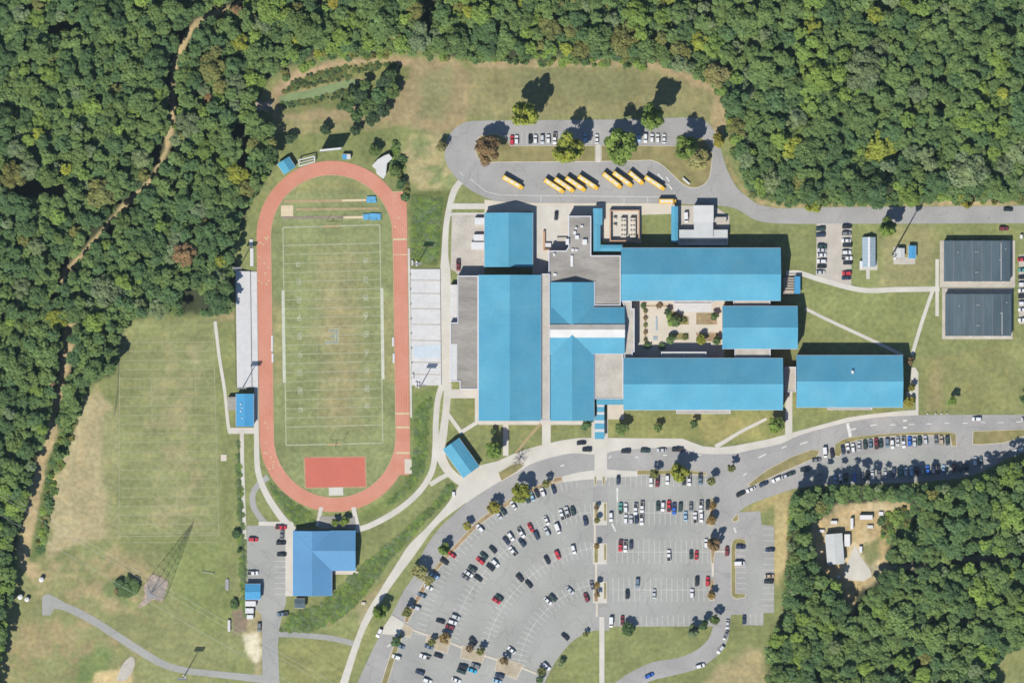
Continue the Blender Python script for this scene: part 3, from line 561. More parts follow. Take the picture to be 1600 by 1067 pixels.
# ------------------------------------------------------------------ running track with lane lines
def oval(r, z=None, n=40):
    return [(OVC[0][0] + r * math.cos(R(180.0 * i / n)), OVC[0][1] - r * math.sin(R(180.0 * i / n))) for i in range(n + 1)] + \
           [(OVC[1][0] + r * math.cos(R(180 + 180.0 * i / n)), OVC[1][1] - r * math.sin(R(180 + 180.0 * i / n))) for i in range(n + 1)]
def ring(ro, ri, z0, z1):
    a = W(oval(ro)); b = W(oval(ri)); n = len(a); mb = MB()
    for i in range(n):
        j = (i + 1) % n
        mb.quad((*b[i], z1), (*a[i], z1), (*a[j], z1), (*b[j], z1))
        if z0 is not None:
            mb.quad((*a[i], z0), (*a[j], z0), (*a[j], z1), (*a[i], z1)); mb.quad((*b[j], z0), (*b[i], z0), (*b[i], z1), (*b[j], z1))
    return mb
track = tag(ring(117.5, 95.5, -0.05, 0.15).build('running_track', 'track_red'), kind='structure')
tag(track, 'red running track with lane lines around the football field')
MB().prism(W([(611.5, 300), (635, 299), (636.5, 372), (612, 372)]), -0.05, 0.147).build('sprint_chute', 'track_red', track)
MB().prism(W([(616, 690), (640.5, 690), (641.5, 742), (622, 742)]), -0.05, 0.147).build('sprint_chute', 'track_red', track)
for k in range(0, 9):
    r = 95.9 + k * 2.66; ring(r + 0.24, r - 0.24, None, 0.156).build('lane_line', 'line_pale_pink', track)
ring(95.6, 94.6, -0.02, 0.16).build('track_kerb', 'runway_tan', track)
for k in range(8):
    mb = MB(); x0 = 613 + k * 3.0; line(mb, (x0, 300), (x0 + 1.0, 370), 0.12, 0.158); mb.build('lane_line', 'line_pale_pink', track)
    mb = MB(); x0 = 620 + k * 2.8; line(mb, (x0, 690), (x0 + 0.8, 741), 0.12, 0.158); mb.build('lane_line', 'line_pale_pink', track)
for y, w in ((374, 1.0), (646, 0.8), (667.5, 0.9), (707.5, 1.0), (398, 0.4), (300, 0.3)):
    mb = MB(); line(mb, (614 + (y - 374) * 0.014, y), (636 + (y - 374) * 0.014, y), w, 0.162); mb.build('start_line', 'line_yellow', track)
sp = random.Random(5)
for k in range(34):
    if k < 16: x = 403 + sp.random() * 16; y = 360 + sp.random() * 90
    elif k < 22: x = 418 + sp.random() * 8 - 8; y = 650 + sp.random() * 60
    elif k < 28: x = 420 + sp.random() * 18; y = 712 + sp.random() * 30
    else: x = 616 + sp.random() * 16; y = 302 + sp.random() * 66
    mb = MB(); line(mb, (x, y), (x + 2.4, y + 0.3), 0.55, 0.163); mb.build('lane_mark', 'line_yellow', track)
tag(MB().prism(W([(476, 715), (570, 714), (571.5, 760), (478, 761.5)]), -0.05, 0.10).build('jump_court', 'court_red'), kind='structure')
tag(MB().prism(W([(474, 713.2), (572, 712), (573.5, 762), (476, 763.5)]), -0.05, 0.09).build('court_border', 'runway_tan'), kind='structure')
tag(MB().prism(W([(513.5, 761.5), (536, 761), (536.5, 773.5), (514, 774)]), -0.05, 0.12).build('pad', 'concrete'), kind='structure')
tag(MB().prism(W([(632, 717), (643, 717), (643.5, 740), (632.5, 740)]), -0.05, 0.19).build('pad', 'concrete_warm'), kind='structure')
tag(MB().prism(W(rect(439, 321, 458, 338)), -0.05, 0.10).build('landing_pit', 'sand'), kind='structure')
for (a, b, w, m) in (((444, 315), (572, 313), 4.5, 'runway_tan'), ((462, 327.5), (592, 326), 3.5, 'runway_tan'), ((440, 340.5), (566, 339.5), 4.5, 'runway_grey')):
    tag(MB().prism(W(ribbon([a, b], w)), -0.05, 0.06 + ZC[0] * 0.1).build('runway', m), kind='structure'); ZC[0] += 0.004
tag(MB().prism(W(ribbon([(535, 313.5), (572, 312.8)], 3)), -0.05, 0.12).build('runway', 'sand'), kind='structure'); tag(MB().prism(W(ribbon([(536, 340), (568, 339.6)], 4)), -0.05, 0.12).build('runway', 'sand'), kind='structure')
# ------------------------------------------------------------------ football field lines, numbers, centre mark
TL, TR_, BL, BR = (442, 355.5), (593.5, 351.5), (447, 695.5), (598, 692)
def fp(u, v): return tuple((1 - v) * ((1 - u) * a + u * b) + v * ((1 - u) * c + u * d) for a, b, c, d in zip(TL, TR_, BL, BR))
FZ = 0.012
def fl(name, u0, v0, u1, v1, w, m='line_field', z=FZ, par=None):
    mb = MB(); line(mb, fp(u0, v0), fp(u1, v1), w, z); return mb.build(name, m, field if par is None else par)
for k in range(21): fl('yard_line', 0, (10 + 5 * k) / 120, 1, (10 + 5 * k) / 120, 0.42 if k in (0, 20) else 0.28, z=FZ)
for u in (0, 1): fl('sideline', u, 0, u, 1, 0.55, z=FZ + 0.002)
for v in (0, 1): fl('end_line', 0, v, 1, v, 0.6, z=FZ + 0.004)
for u in (1 / 3, 2 / 3): fl('hash_line', u, 10 / 120, u, 110 / 120, 0.22, 'line_faint', FZ + 0.003)
fl('team_box', -0.008, 0.29, -0.008, 0.712, 1.5, 'line_box', FZ + 0.006); fl('team_box', 1.012, 0.29, 1.012, 0.708, 1.5, 'line_box', FZ + 0.006)
for u in (-0.008, 1.012):
    for v in (0.285, 0.715): fl('team_box_end', u - 0.045, v, u + 0.045, v, 0.3, 'line_faint', FZ + 0.007)
SEG = {'0': 'abcdef', '1': 'bc', '2': 'abged', '3': 'abgcd', '4': 'fgbc', '5': 'afgcd'}
def digit(ch, u, v, side, par):
    """block numeral 1.8 m tall, read from its own sideline"""
    mb = MB(); c = fp(u, v); h, w = 5.6, 3.6
    P = {'a': ((0, 1), (1, 1)), 'b': ((1, 1), (1, .5)), 'c': ((1, .5), (1, 0)), 'd': ((0, 0), (1, 0)), 'e': ((0, .5), (0, 0)), 'f': ((0, 1), (0, .5)), 'g': ((0, .5), (1, .5))}
    for i, sg in enumerate(SEG[ch]):
        pts = []
        for (a, b) in P[sg]:
            ux, vy = (a - .5) * w, (b - .5) * h
            pts.append((c[0] + side * vy, c[1] + side * ux))
        line(mb, pts[0], pts[1], 0.42, FZ + 0.008 + i * 0.0004)
    mb.build('yard_number', 'line_field', par)
for k, nm in enumerate(('10', '20', '30', '40', '50', '40', '30', '20', '10')):
    v = (20 + 10 * k) / 120
    for u, side in ((0.155, 1), (0.845, -1)):
        digit(nm[0], u, v - side * 0.0085, side, field); digit(nm[1], u, v + side * 0.0085, side, field)
lw = MB(); lb = MB()
STK = [((513, 516.5), (530.5, 516)), ((526, 516), (526.5, 536)), ((508, 535), (527, 534.5)), ((524.5, 519.5), (518.5, 526)), ((516, 526), (523, 526)), ((524, 529), (520, 524))]
for i, (a, b) in enumerate(STK):
    line(lw, a, b, 1.6 if i < 3 else 1.1, FZ + 0.012 + i * 0.0004); line(lb, a, b, 0.62 if i < 3 else 0.4, FZ + 0.018 + i * 0.0004)
lg = lw.build('centre_emblem', 'line_field', field); lb.build('emblem_core', 'logo_blue', lg)
for k in range(23):
    y = 535 + k * 14.2
    mb = MB(); line(mb, (187, y), (333 + k * 0.3, y - 0.8), 0.3, FZ + 0.002); mb.build('yard_line', 'line_faint', practice)
for a, b in (((187, 520), (186, 838)), ((333, 505), (342, 838)), ((184, 838), (342, 836)), ((236, 590), (238, 660)), ((305, 570), (306, 640))):
    mb = MB(); line(mb, a, b, 0.35, FZ + 0.004 + 0.001 * a[0] / 187); mb.build('sideline', 'line_faint', practice)
# ------------------------------------------------------------------ buildings
PITCH = math.tan(R(18.5))
def gable(par, cx, cy, L, Wd, ang, eave, rm='roof_blue', wm='brick_wall', pitch=PITCH, over=0.35, base=0.0, seams=True, ends=True):
    """gabled block: ridge of length L along ang (degrees), Wd across, centred at plan (cx, cy) in metres"""
    ca, sa = math.cos(R(ang)), math.sin(R(ang))
    def T(u, v, z): return (cx + u * ca - v * sa, cy + u * sa + v * ca, z)
    hl, hw = L / 2, Wd / 2; rise = hw * pitch; il, iw = hl - over, hw - over; wr = eave + iw * pitch - 0.3
    mb = MB(); e = eave - 0.25
    vs = [T(-il, -iw, base), T(il, -iw, base), T(il, iw, base), T(-il, iw, base), T(-il, -iw, e), T(il, -iw, e), T(il, iw, e), T(-il, iw, e), T(-il, 0, wr), T(il, 0, wr)]
    mb.add(vs, [(0, 1, 5, 4), (2, 3, 7, 6), (1, 2, 6, 9, 5), (3, 0, 4, 8, 7)]).build('wall', wm, par)
    mb = MB(); top = eave + rise
    mb.slope([T(-hl, -hw, eave), T(hl, -hw, eave), T(hl, 0, top), T(-hl, 0, top)], 0.2); mb.slope([T(hl, hw, eave), T(-hl, hw, eave), T(-hl, 0, top), T(hl, 0, top)], 0.2)
    rf = mb.build('roof', rm, par)
    mb = MB(); a, b = T(-hl, 0, top + 0.03), T(hl, 0, top + 0.03)
    mb.add([T(-hl, -0.25, top + 0.02 - 0.25 * pitch), T(hl, -0.25, top + 0.02 - 0.25 * pitch), T(hl, 0, top + 0.05), T(-hl, 0, top + 0.05), T(hl, 0.25, top + 0.02 - 0.25 * pitch), T(-hl, 0.25, top + 0.02 - 0.25 * pitch)], [(0, 1, 2, 3), (3, 2, 4, 5)])
    mb.build('ridge_cap', rm, rf)
    if seams:
        mb = MB(); n = max(4, int(L / 1.2))
        for i in range(1, n):
            u = -hl + L * i / n
            for s in (-1, 1):
                mb.add([T(u - 0.03, s * hw, eave + 0.005), T(u + 0.03, s * hw, eave + 0.005), T(u + 0.03, 0, top + 0.005), T(u - 0.03, 0, top + 0.005), T(u, s * hw, eave + 0.06), T(u, 0, top + 0.06)], [(0, 4, 5, 3), (4, 1, 2, 5)])
        mb.build('standing_seams', rm, rf)['kind'] = 'stuff'
    for s in (-1, 1):
        mb = MB(); q = [T(-hl, s * (hw + 0.12), eave - 0.05), T(hl, s * (hw + 0.12), eave - 0.05), T(hl, s * (hw - 0.02), eave - 0.05), T(-hl, s * (hw - 0.02), eave - 0.05)]
        if s > 0: q = [q[1], q[0], q[3], q[2]]
        mb.slope(q, 0.14).build('gutter', 'coping_white', rf)
    return rf
def bld(name, label, cx, cy, cat='building', group=None): return empty(name, X(cx), Y(cy), 0, label, cat, group)
def gable_px(par, x0, y0, x1, y1, axis, eave, **k):
    cx, cy = X((x0 + x1) / 2), Y((y0 + y1) / 2); w, h = (x1 - x0) * S, (y1 - y0) * S
    return gable(par, cx, cy, w if axis == 'x' else h, h if axis == 'x' else w, 0 if axis == 'x' else 90, eave, **k)
def flat(par, pts, h, rm='roof_gravel', wm='brick_wall', par_h=0.5, cw=0.45, px=True, base=0.0):
    p = W(pts) if px else pts
    MB().prism(inset(p, 0.1), base, h - 0.02).build('wall', wm, par)
    r = MB().prism(inset(p, cw - 0.05), h - 0.1, h).build('roof', rm, par)
    n = len(p); q = inset(p, cw); mb = MB(); z = h + par_h
    for i in range(n):
        j = (i + 1) % n
        mb.quad((*p[i], z), (*p[j], z), (*q[j], z), (*q[i], z)); mb.quad((*p[i], h - 0.3), (*p[j], h - 0.3), (*p[j], z), (*p[i], z)); mb.quad((*q[j], h - 0.05), (*q[i], h - 0.05), (*q[i], z), (*q[j], z))
    if par_h > 0: mb.build('parapet', 'coping_white', par)
    return r
def vent(par, x, y, z, w, d, h, m='white_box', name='rooftop_unit'):
    """roof unit: plinth, cabinet with bevelled lid"""
    w *= S; d *= S; cx, cy = X(x), Y(y); mb = MB()
    mb.box(cx - w / 2 - .08, cy - d / 2 - .08, z, cx + w / 2 + .08, cy + d / 2 + .08, z + 0.15); mb.box(cx - w / 2, cy - d / 2, z + 0.15, cx + w / 2, cy + d / 2, z + h)
    mb.box(cx - w / 2 + .15, cy - d / 2 + .15, z + h, cx + w / 2 - .15, cy + d / 2 - .15, z + h + 0.1); return mb.build(name, m, par)
# gym and its north annex
g = bld('gymnasium', 'long school gymnasium with bright blue gabled roof and one white roof hatch', 796.5, 543.5)
rf = gable_px(g, 748, 430, 845, 657, 'y', 9.6)
vent(rf, 808, 515, 9.6 + 15.5 * PITCH - 3.9, 5.5, 8.5, 1.5, name='roof_hatch')
g = bld('annex', 'square blue-roofed annex at the north end of the gymnasium', 794.5, 375.5); gable_px(g, 757, 333, 832.5, 417.5, 'y', 4.8)
g = bld('locker_block', 'narrow flat gravel-roofed block along the west side of the gymnasium', 732, 519)
flat(g, [(715, 431), (747.6, 431), (747.6, 608), (718.5, 608), (718.5, 596), (703.5, 596), (703.5, 504), (715, 504)], 6.6, par_h=0.4)
MB().box(X(704), Y(503.5), 0, X(714.5), Y(445), 3.6).build('porch_block', 'concrete_pale', g); MB().box(X(704.5), Y(594), 6.62, X(714.6), Y(537), 6.8).build('deck_panel', 'concrete_pale', g)
g = bld('corridor_block', 'long thin flat-roofed strip between the gymnasium and the auditorium', 852, 545); flat(g, rect(846, 428, 858.7, 656.5), 8.2, rm='roof_gravel_warm', par_h=0.3, cw=0.3)
# flat core
g = bld('flat_roof_block', 'stepped grey gravel flat-roofed core with white coping and roof units', 915, 410)
r = flat(g, [(888, 338), (923.5, 338), (923.5, 399.5), (969.5, 399.5), (969.5, 477.5), (928.2, 477.5), (928.2, 441.6), (859.3, 441.6), (859.3, 430), (857, 430), (857, 392), (884, 392), (888, 386)], 6.8)
for (x, y, w, d, h) in ((898, 364, 4, 5, 1.0), (901.5, 371, 6, 5.5, 1.2), (913.5, 378.5, 7, 8, 1.4), (886.5, 378, 5, 9, 1.6), (895, 391, 4, 4, .8), (900.5, 391, 4, 3, .8), (893.5, 408, 4, 17, 0.8), (866, 398, 3, 4, .9), (867, 429, 5, 3.5, .8), (900, 357, 3, 3, 1.2), (909, 354, 4, 3, .9)):
    vent(r, x, y, 6.8, w, d, h)
# auditorium with cross roofs and pale clerestory
g = bld('auditorium', 'cross-gabled blue-roofed hall with a white and grey clerestory band', 905, 548)
gable_px(g, 859.5, 441.5, 928, 657, 'y', 7.6); gable_px(g, 859.2, 480.5, 975.5, 552.5, 'x', 8.0)
zt = 8.0 + 36 * S * PITCH
mb = MB(); mb.slope([(X(859), Y(527.5), zt - 1.1), (X(975.8), Y(527.5), zt - 1.1), (X(975.8), Y(515), zt + 0.35), (X(859), Y(515), zt + 0.35)], 1.0); mb.build('clerestory', 'roof_white', g)
mb = MB(); mb.slope([(X(975.8), Y(507), zt - 0.55), (X(859), Y(507), zt - 0.55), (X(859), Y(514.9), zt + 0.3), (X(975.8), Y(514.9), zt + 0.3)], 1.0); mb.build('clerestory_back', 'roof_gravel_warm', g)
mb = MB()
for k in range(30): mb.box(X(860 + k * 3.95) - .03, Y(527), zt - 1.08, X(860 + k * 3.95) + .03, Y(526.8), zt - .9)
mb.build('glazing_bars', 'steel', g)['kind'] = 'stuff'
# classroom wings
for lab, x0, y0, x1, y1, ev in (('long blue-roofed classroom wing along the north side of the courtyard', 970, 388, 1218.5, 470, 9.6), ('short blue-roofed classroom wing closing the courtyard on the east', 1127.5, 478.5, 1245, 545, 9.0),
                                ('long blue-roofed classroom wing along the south side of the courtyard', 973.5, 559.5, 1222, 640, 9.2), ('detached blue-roofed classroom block nearest the modular buildings and front road', 1243, 555, 1409, 636, 8.6)):
    g = bld('classroom_wing', lab, (x0 + x1) / 2, (y0 + y1) / 2, group='blue-roofed classroom wings'); rf = gable_px(g, x0, y0, x1, y1, 'x', ev)
    if x0 == 1243: vent(rf, 1330, 581, 10.6, 3.5, 5, 1.6, name='roof_hatch')
for lab, p, h in (('small flat gravel roof linking the north and east classroom wings', rect(1145, 464, 1202.5, 480), 7.0), ('small flat gravel roof linking the east and south classroom wings', rect(1147, 543.5, 1203, 561), 7.0),
                  ('narrow flat corridor roof on the west side of the courtyard', [(971, 470.5), (986.5, 470.5), (986.5, 482), (991, 482), (991, 550), (988, 550), (988, 561), (975, 561), (975.8, 520), (976, 482)], 6.6),
                  ('low flat-roofed bay on the courtyard side of the south wing', rect(1032.5, 549.5, 1103, 562), 6.0), ('square flat tan roof between the auditorium and the south wing', rect(929, 551.5, 973.5, 623), 6.4),
                  ('pale flat canopy roof between the south wing and detached block', rect(1225, 573, 1243, 612), 4.2), ('long shallow flat-roofed bay on the south wing front', rect(1056.5, 635, 1141, 646), 4.2),
                  ('shallow flat-roofed bay on the front of the detached classroom block', rect(1292.5, 630, 1362, 640), 4.2), ('shallow flat-roofed bay on the south face of the north wing', rect(1052, 465, 1113, 475), 5.0)):
    cx = sum(a for a, b in p) / len(p); cy = sum(b for a, b in p) / len(p); g = bld('link_block', lab, cx, cy)
    r = flat(g, p, h, rm='roof_gravel_warm', par_h=0.35, cw=0.4)
    if 'courtyard side' in lab: vent(r, 1068, 556, h, 3, 3, .7)
# entrance canopy: blue roof with white translucent bars
g = bld('entrance_canopy', 'striped blue and white covered walkway leading to the crossing', 938, 655, 'canopy')
for k, (a, b, m) in enumerate(((632, 635.5, 'roof_white'), (635.5, 643.5, 'roof_blue'), (643.5, 647.5, 'roof_white'), (647.5, 656.5, 'roof_blue'), (656.5, 661, 'roof_white'), (661, 670, 'roof_blue'), (670, 674.5, 'roof_white'), (674.5, 685.5, 'roof_blue'))):
    x0 = 932 if b < 648 else 929.2
    MB().box(X(x0), Y(b), 3.9, X(944), Y(a) - 0.02, 4.1 + (0.05 if m == 'roof_white' else 0)).build('roof_panel', m, g)
for x in (930.5, 943):
    for y in (640, 655, 670, 683): MB().tube((X(x), Y(y), 0), (X(x), Y(y), 3.9), 0.15).build('post', 'steel', g)
MB().box(X(931.5), Y(632), 4.5, X(974), Y(623.5), 4.75).build('cross_roof', 'roof_blue', g)
# covered walks on the north side
def canopy(label, boxes, h, m='roof_blue'):
    x0, y0, x1, y1 = boxes[0]; g = bld('covered_walk', label, (x0 + x1) / 2, (y0 + y1) / 2, 'canopy')
    for i, (x0, y0, x1, y1) in enumerate(boxes):
        w = (x1 - x0) * S; d = (y1 - y0) * S; cx, cy = X((x0 + x1) / 2), Y((y0 + y1) / 2); mb = MB(); z = h + i * .02
        if w > d: mb.slope([(cx - w / 2, cy - d / 2, z), (cx + w / 2, cy - d / 2, z), (cx + w / 2, cy, z + .35), (cx - w / 2, cy, z + .35)], .15); mb.slope([(cx + w / 2, cy + d / 2, z), (cx - w / 2, cy + d / 2, z), (cx - w / 2, cy, z + .35), (cx + w / 2, cy, z + .35)], .15)
        else: mb.slope([(cx - w / 2, cy + d / 2, z), (cx - w / 2, cy - d / 2, z), (cx, cy - d / 2, z + .35), (cx, cy + d / 2, z + .35)], .15); mb.slope([(cx + w / 2, cy - d / 2, z), (cx + w / 2, cy + d / 2, z), (cx, cy + d / 2, z + .35), (cx, cy - d / 2, z + .35)], .15)
        mb.build('roof', m, g)
        for sx in (-1, 1):
            for sy in (-1, 1): MB().tube((cx + sx * (w / 2 - .3), cy + sy * (d / 2 - .3), 0), (cx + sx * (w / 2 - .3), cy + sy * (d / 2 - .3), h - .1), .1).build('post', 'steel', g)
    return g
canopy('L-shaped blue covered walk between the flat-roofed core and the chiller yard', [(926.5, 326, 941, 352), (927, 352.2, 938, 393), (938.1, 383, 972, 393)], 4.6)
canopy('straight blue covered walk by the short yellow bus', [(1048.5, 323, 1059, 350), (1048.5, 350.2, 1059, 379)], 4.4)
# chiller yard
g = bld('chiller_yard', 'brick-walled yard holding big air chillers beside the bus lane', 976, 353, 'enclosure')
o = W(rect(952.5, 328.5, 999, 377.5)); i_ = inset(o, 0.55); mb = MB()
for k in range(4):
    j = (k + 1) % 4; mb.quad((*o[k], 3), (*o[j], 3), (*i_[j], 3), (*i_[k], 3)); mb.quad((*o[j], 0), (*o[k], 0), (*o[k], 3), (*o[j], 3)); mb.quad((*i_[k], 0), (*i_[j], 0), (*i_[j], 3), (*i_[k], 3))
mb.build('wall', 'brick_rim', g)
for lab, x, w in (('left-hand beige chiller inside the brick-walled yard', 974, 8.5), ('right-hand beige chiller inside the brick-walled yard', 988.5, 8.5)):
    e = bld('chiller', lab, x, 354, 'chiller', 'chillers in the brick yard')
    MB().box(X(x - w / 2), Y(371), 0.2, X(x + w / 2), Y(341), 2.5).build('cabinet', 'wall_cream', e); MB().box(X(x - w / 2 - .6), Y(371.8), 0, X(x + w / 2 + .6), Y(340.2), 0.25).build('plinth', 'concrete', e)
    for k in range(4):
        for sx in (-1, 1): MB().tube((X(x) + sx * .65, Y(345 + k * 7.4), 2.5), (X(x) + sx * .65, Y(345 + k * 7.4), 2.72), .5, n=10).build('fan', 'steel_dark', e)
for lab, y in (('upper small pump unit in the brick-walled chiller yard', 341), ('lower small pump unit in the brick-walled chiller yard', 352)):
    e = bld('pump_unit', lab, 960.5, y, 'pump'); MB().box(X(958), Y(y + 2.6), 0.2, X(963), Y(y - 1.6), 1.5).build('housing', 'wall_cream', e); MB().tube((X(960.5), Y(y), 1.5), (X(960.5), Y(y), 2.0), .35, n=8).build('cap', 'steel_dark', e); MB().box(X(957.5), Y(y + 3), 0, X(963.5), Y(y - 2), .2).build('plinth', 'concrete', e)
# service buildings
g = bld('service_building', 'white and grey flat-roofed service building below the bus loop', 1099, 350)
MB().box(X(1061), Y(372), 0, X(1136.5), Y(359.3), 3.8).build('rear_block', 'roof_pale_grey', g); MB().box(X(1084), Y(371), 0, X(1113.8), Y(347.6), 4.5).build('middle_block', 'roof_pale_grey', g)
MB().box(X(1084), Y(347.5), 0, X(1113.6), Y(322), 5.2).build('front_block', 'roof_white', g); MB().box(X(1082.8), Y(348), 5.2, X(1114.4), Y(321.4), 5.35).build('roof', 'roof_white', g)
flat(g, rect(1060, 372.8, 1137, 383), 2.6, rm='roof_gravel_warm', par_h=0.5, cw=0.5); MB().box(X(1114), Y(347.5), 0, X(1134.5), Y(339.5), 2.6).build('side_porch', 'gravel_pale', g)
# ticket pavilion (rotated), field house, sheds
def rot_gable(name, label, a, b, c, d, eave, rm, cat='building', **k):
    """a-b and d-c are the long sides (ridge direction) in plan units"""
    A, B, Cc, D = [np.array(p) for p in W([a, b, c, d])]; ctr = (A + B + Cc + D) / 4; v = (B - A + Cc - D) / 2; L = np.linalg.norm(v); w = np.linalg.norm((D - A + Cc - B) / 2)
    g = empty(name, ctr[0], ctr[1], 0, label, cat); gable(g, ctr[0], ctr[1], L, w, math.degrees(math.atan2(v[1], v[0])), eave, rm=rm, **k); return g
rot_gable('ticket_pavilion', 'blue-roofed pavilion set at an angle beside the front plaza', (692.5, 702), (724, 747), (749, 727.5), (716.5, 683.5), 4.0, 'roof_blue')
rot_gable('storage_shed', 'small tilted blue-roofed shed at the track\'s upper left curve', (433.5, 256.5), (444, 273), (462.5, 262), (452, 245.5), 3.2, 'roof_blue', 'shed')
g = bld('field_house', 'L-shaped blue-roofed field house below the running track', 500, 878)
gable_px(g, 458, 829, 519, 930, 'y', 4.2, rm='roof_blue_dusty', pitch=0.30)
cx0, cx1 = X(488.5), X(556); hy = (891 - 828) * S / 2; yc = Y(859.5); e = 4.2; top = e + hy * 0.30; h2 = (519 - 458) * S / 2; t2 = 4.2 + h2 * .3
mb = MB(); mb.slope([(X(488.5), yc - hy, e), (cx1, yc - hy, e), (cx1, yc, top), (X(488.5), yc, top)], .2); mb.slope([(cx1, yc + hy, e + .012), (X(458), yc + hy, e + .012), (X(488.5), yc, top + .012), (cx1, yc, top + .012)], .2); mb.build('wing_roof', 'roof_blue_dusty', g)
MB().box(X(500), yc - hy + .5, 0, cx1 - .4, yc + hy - .5, e - .25).build('wing_wall', 'brick_wall', g)
g = bld('press_building', 'blue-roofed concession building with white roof vents beside the west stands', 383, 640); rf = gable_px(g, 369.5, 615, 397, 666, 'y', 4.6, rm='roof_blue_bright', pitch=.22)
for (x, y) in ((377, 631), (379, 637), (377, 642), (379, 653)): vent(rf, x, y, 5.0, 1.6, 2.2, 0.7, name='roof_vent')
g = bld('lean_to', 'small grey lean-to on the left of the concession building', 362.5, 630, 'shed'); MB().box(X(356.5), Y(640), 0, X(369), Y(620), 2.8).build('wall', 'wall_cream', g); mb = MB(); mb.slope([(X(356), Y(620), 2.82), (X(356), Y(640.5), 2.82), (X(369.2), Y(640.5), 3.3), (X(369.2), Y(620), 3.3)], .15); mb.build('roof', 'roof_gravel', g)
g = bld('equipment_shed', 'bright blue shed at the edge of the field house car park', 395.5, 923.5, 'shed'); gable_px(g, 383.5, 911.5, 407.5, 936, 'x', 3.4, rm='roof_blue_bright', pitch=.25)
g = bld('storage_shed', 'dark grey shed on the grass below the field house', 468.5, 941, 'shed'); gable_px(g, 460.5, 934.5, 477, 949, 'x', 3.0, rm='roof_dark', pitch=.25)
for lab, x0, y0, x1, y1, h in (('widest white storage container, just below the bright blue shed', 383.5, 938.5, 400, 946.5, 2.5), ('middle white storage container of three below the blue shed', 383.5, 949.5, 396.5, 957.5, 2.4), ('lowest white storage container of three below the blue shed', 386, 960, 396, 966.5, 2.2),
                               ('upper white storage box beside the annex wall', 742, 340.5, 757, 351, 2.6), ('white ribbed trailer box in the middle beside the annex', 740, 366.5, 756, 376.5, 2.4), ('lower white storage box beside the annex wall', 736.5, 378.5, 756.5, 390, 2.6)):
    g = bld('storage_container', lab, (x0 + x1) / 2, (y0 + y1) / 2, 'container', 'white storage containers'); MB().box(X(x0), Y(y1), .15, X(x1), Y(y0), h).build('body', 'white_box', g)
    mb = MB(); n = int((x1 - x0) / 1.6)
    for k in range(n): mb.box(X(x0 + 0.6 + k * 1.6), Y(y1) + .05, h, X(x0 + 1.3 + k * 1.6), Y(y0) - .05, h + .06)
    mb.build('roof_ribs', 'white_box', g)['kind'] = 'stuff'
    for sx in (0, 1): MB().box(X(x0 + .3) if sx == 0 else X(x1 - 2), Y(y1) + .1, 0, X(x0 + 2) if sx == 0 else X(x1 - .3), Y(y0) - .1, .15).build('skid', 'steel_dark', g)
    MB().box(X(x1), Y(y1) + .2, .3, X(x1) + .06, Y(y0) - .2, h - .2).build('door', 'aluminium', g)
# white building by the upper right curve of the track
g = bld('white_pavilion', 'irregular white-roofed pavilion at the track\'s upper right curve', 600, 262)
P = [(581.5, 260), (590, 250), (600, 244), (608, 241), (613.5, 248), (605, 256), (603, 274), (599, 280), (588.5, 272), (588, 266)]
MB().prism(inset(W(P), .4), 0, 3.4).build('wall', 'wall_cream', g); MB().prism(W(P), 3.42, 3.7).build('roof', 'roof_white', g)
# modular classroom buildings: dark roof, seams, vents
for lab, x0, y0, x1, y1 in (('upper dark-roofed modular classroom block at the right', 1474, 376.5, 1577.5, 440), ('lower dark-roofed modular classroom block at the right', 1476, 459.5, 1579, 525)):
    g = bld('modular_building', lab, (x0 + x1) / 2, (y0 + y1) / 2, group='dark-roofed modular buildings')
    MB().box(X(x0 + .6), Y(y1 - .6), 0, X(x1 - .6), Y(y0 + .6), 3.7).build('wall', 'wall_cream', g); MB().box(X(x0), Y(y1), 3.7, X(x1), Y(y0), 4.0).build('roof', 'roof_dark', g)
    for k in range(1, 7):
        x = x0 + (x1 - x0) * k / 7; MB().box(X(x) - .12, Y(y1) + .1, 4.0, X(x) + .12, Y(y0) - .1, 4.06).build('roof_seam', 'steel_dark', g)
    MB().box(X(x1 - 15), Y(y1 - 2), 4.0, X(x1 - 13.6), Y(y0 + (4 if y0 < 400 else 28)), 4.1).build('roof_strip', 'steel', g)
    for (x, y) in ((x0 + 50, y0 + 17), (x0 + 53, y0 + 17), (x0 + 50, y0 + 49), (x0 + 53, y0 + 49), (x0 + 22, y0 + 18), (x1 - 7, y0 + 13), (x1 - 16, y0 + 30)): vent(g, x, y, 4.0, 1.3, 1.5, .45, 'steel', 'roof_vent')
    for k, (x, y) in enumerate(((x0 + 12, y0 - .4), (x0 + 42, y0 - .4), (x0 + 62, y0 - .4), (x0 + 92, y0 - .4), (x0 + 40, y1 + .4), (x0 + 62, y1 + .4), (x0 + 93, y1 + .4))): MB().box(X(x - 1.6), Y(y) - .35, 1.0, X(x + 1.6), Y(y) + .35, 3.0).build('wall_unit', 'aluminium', g)
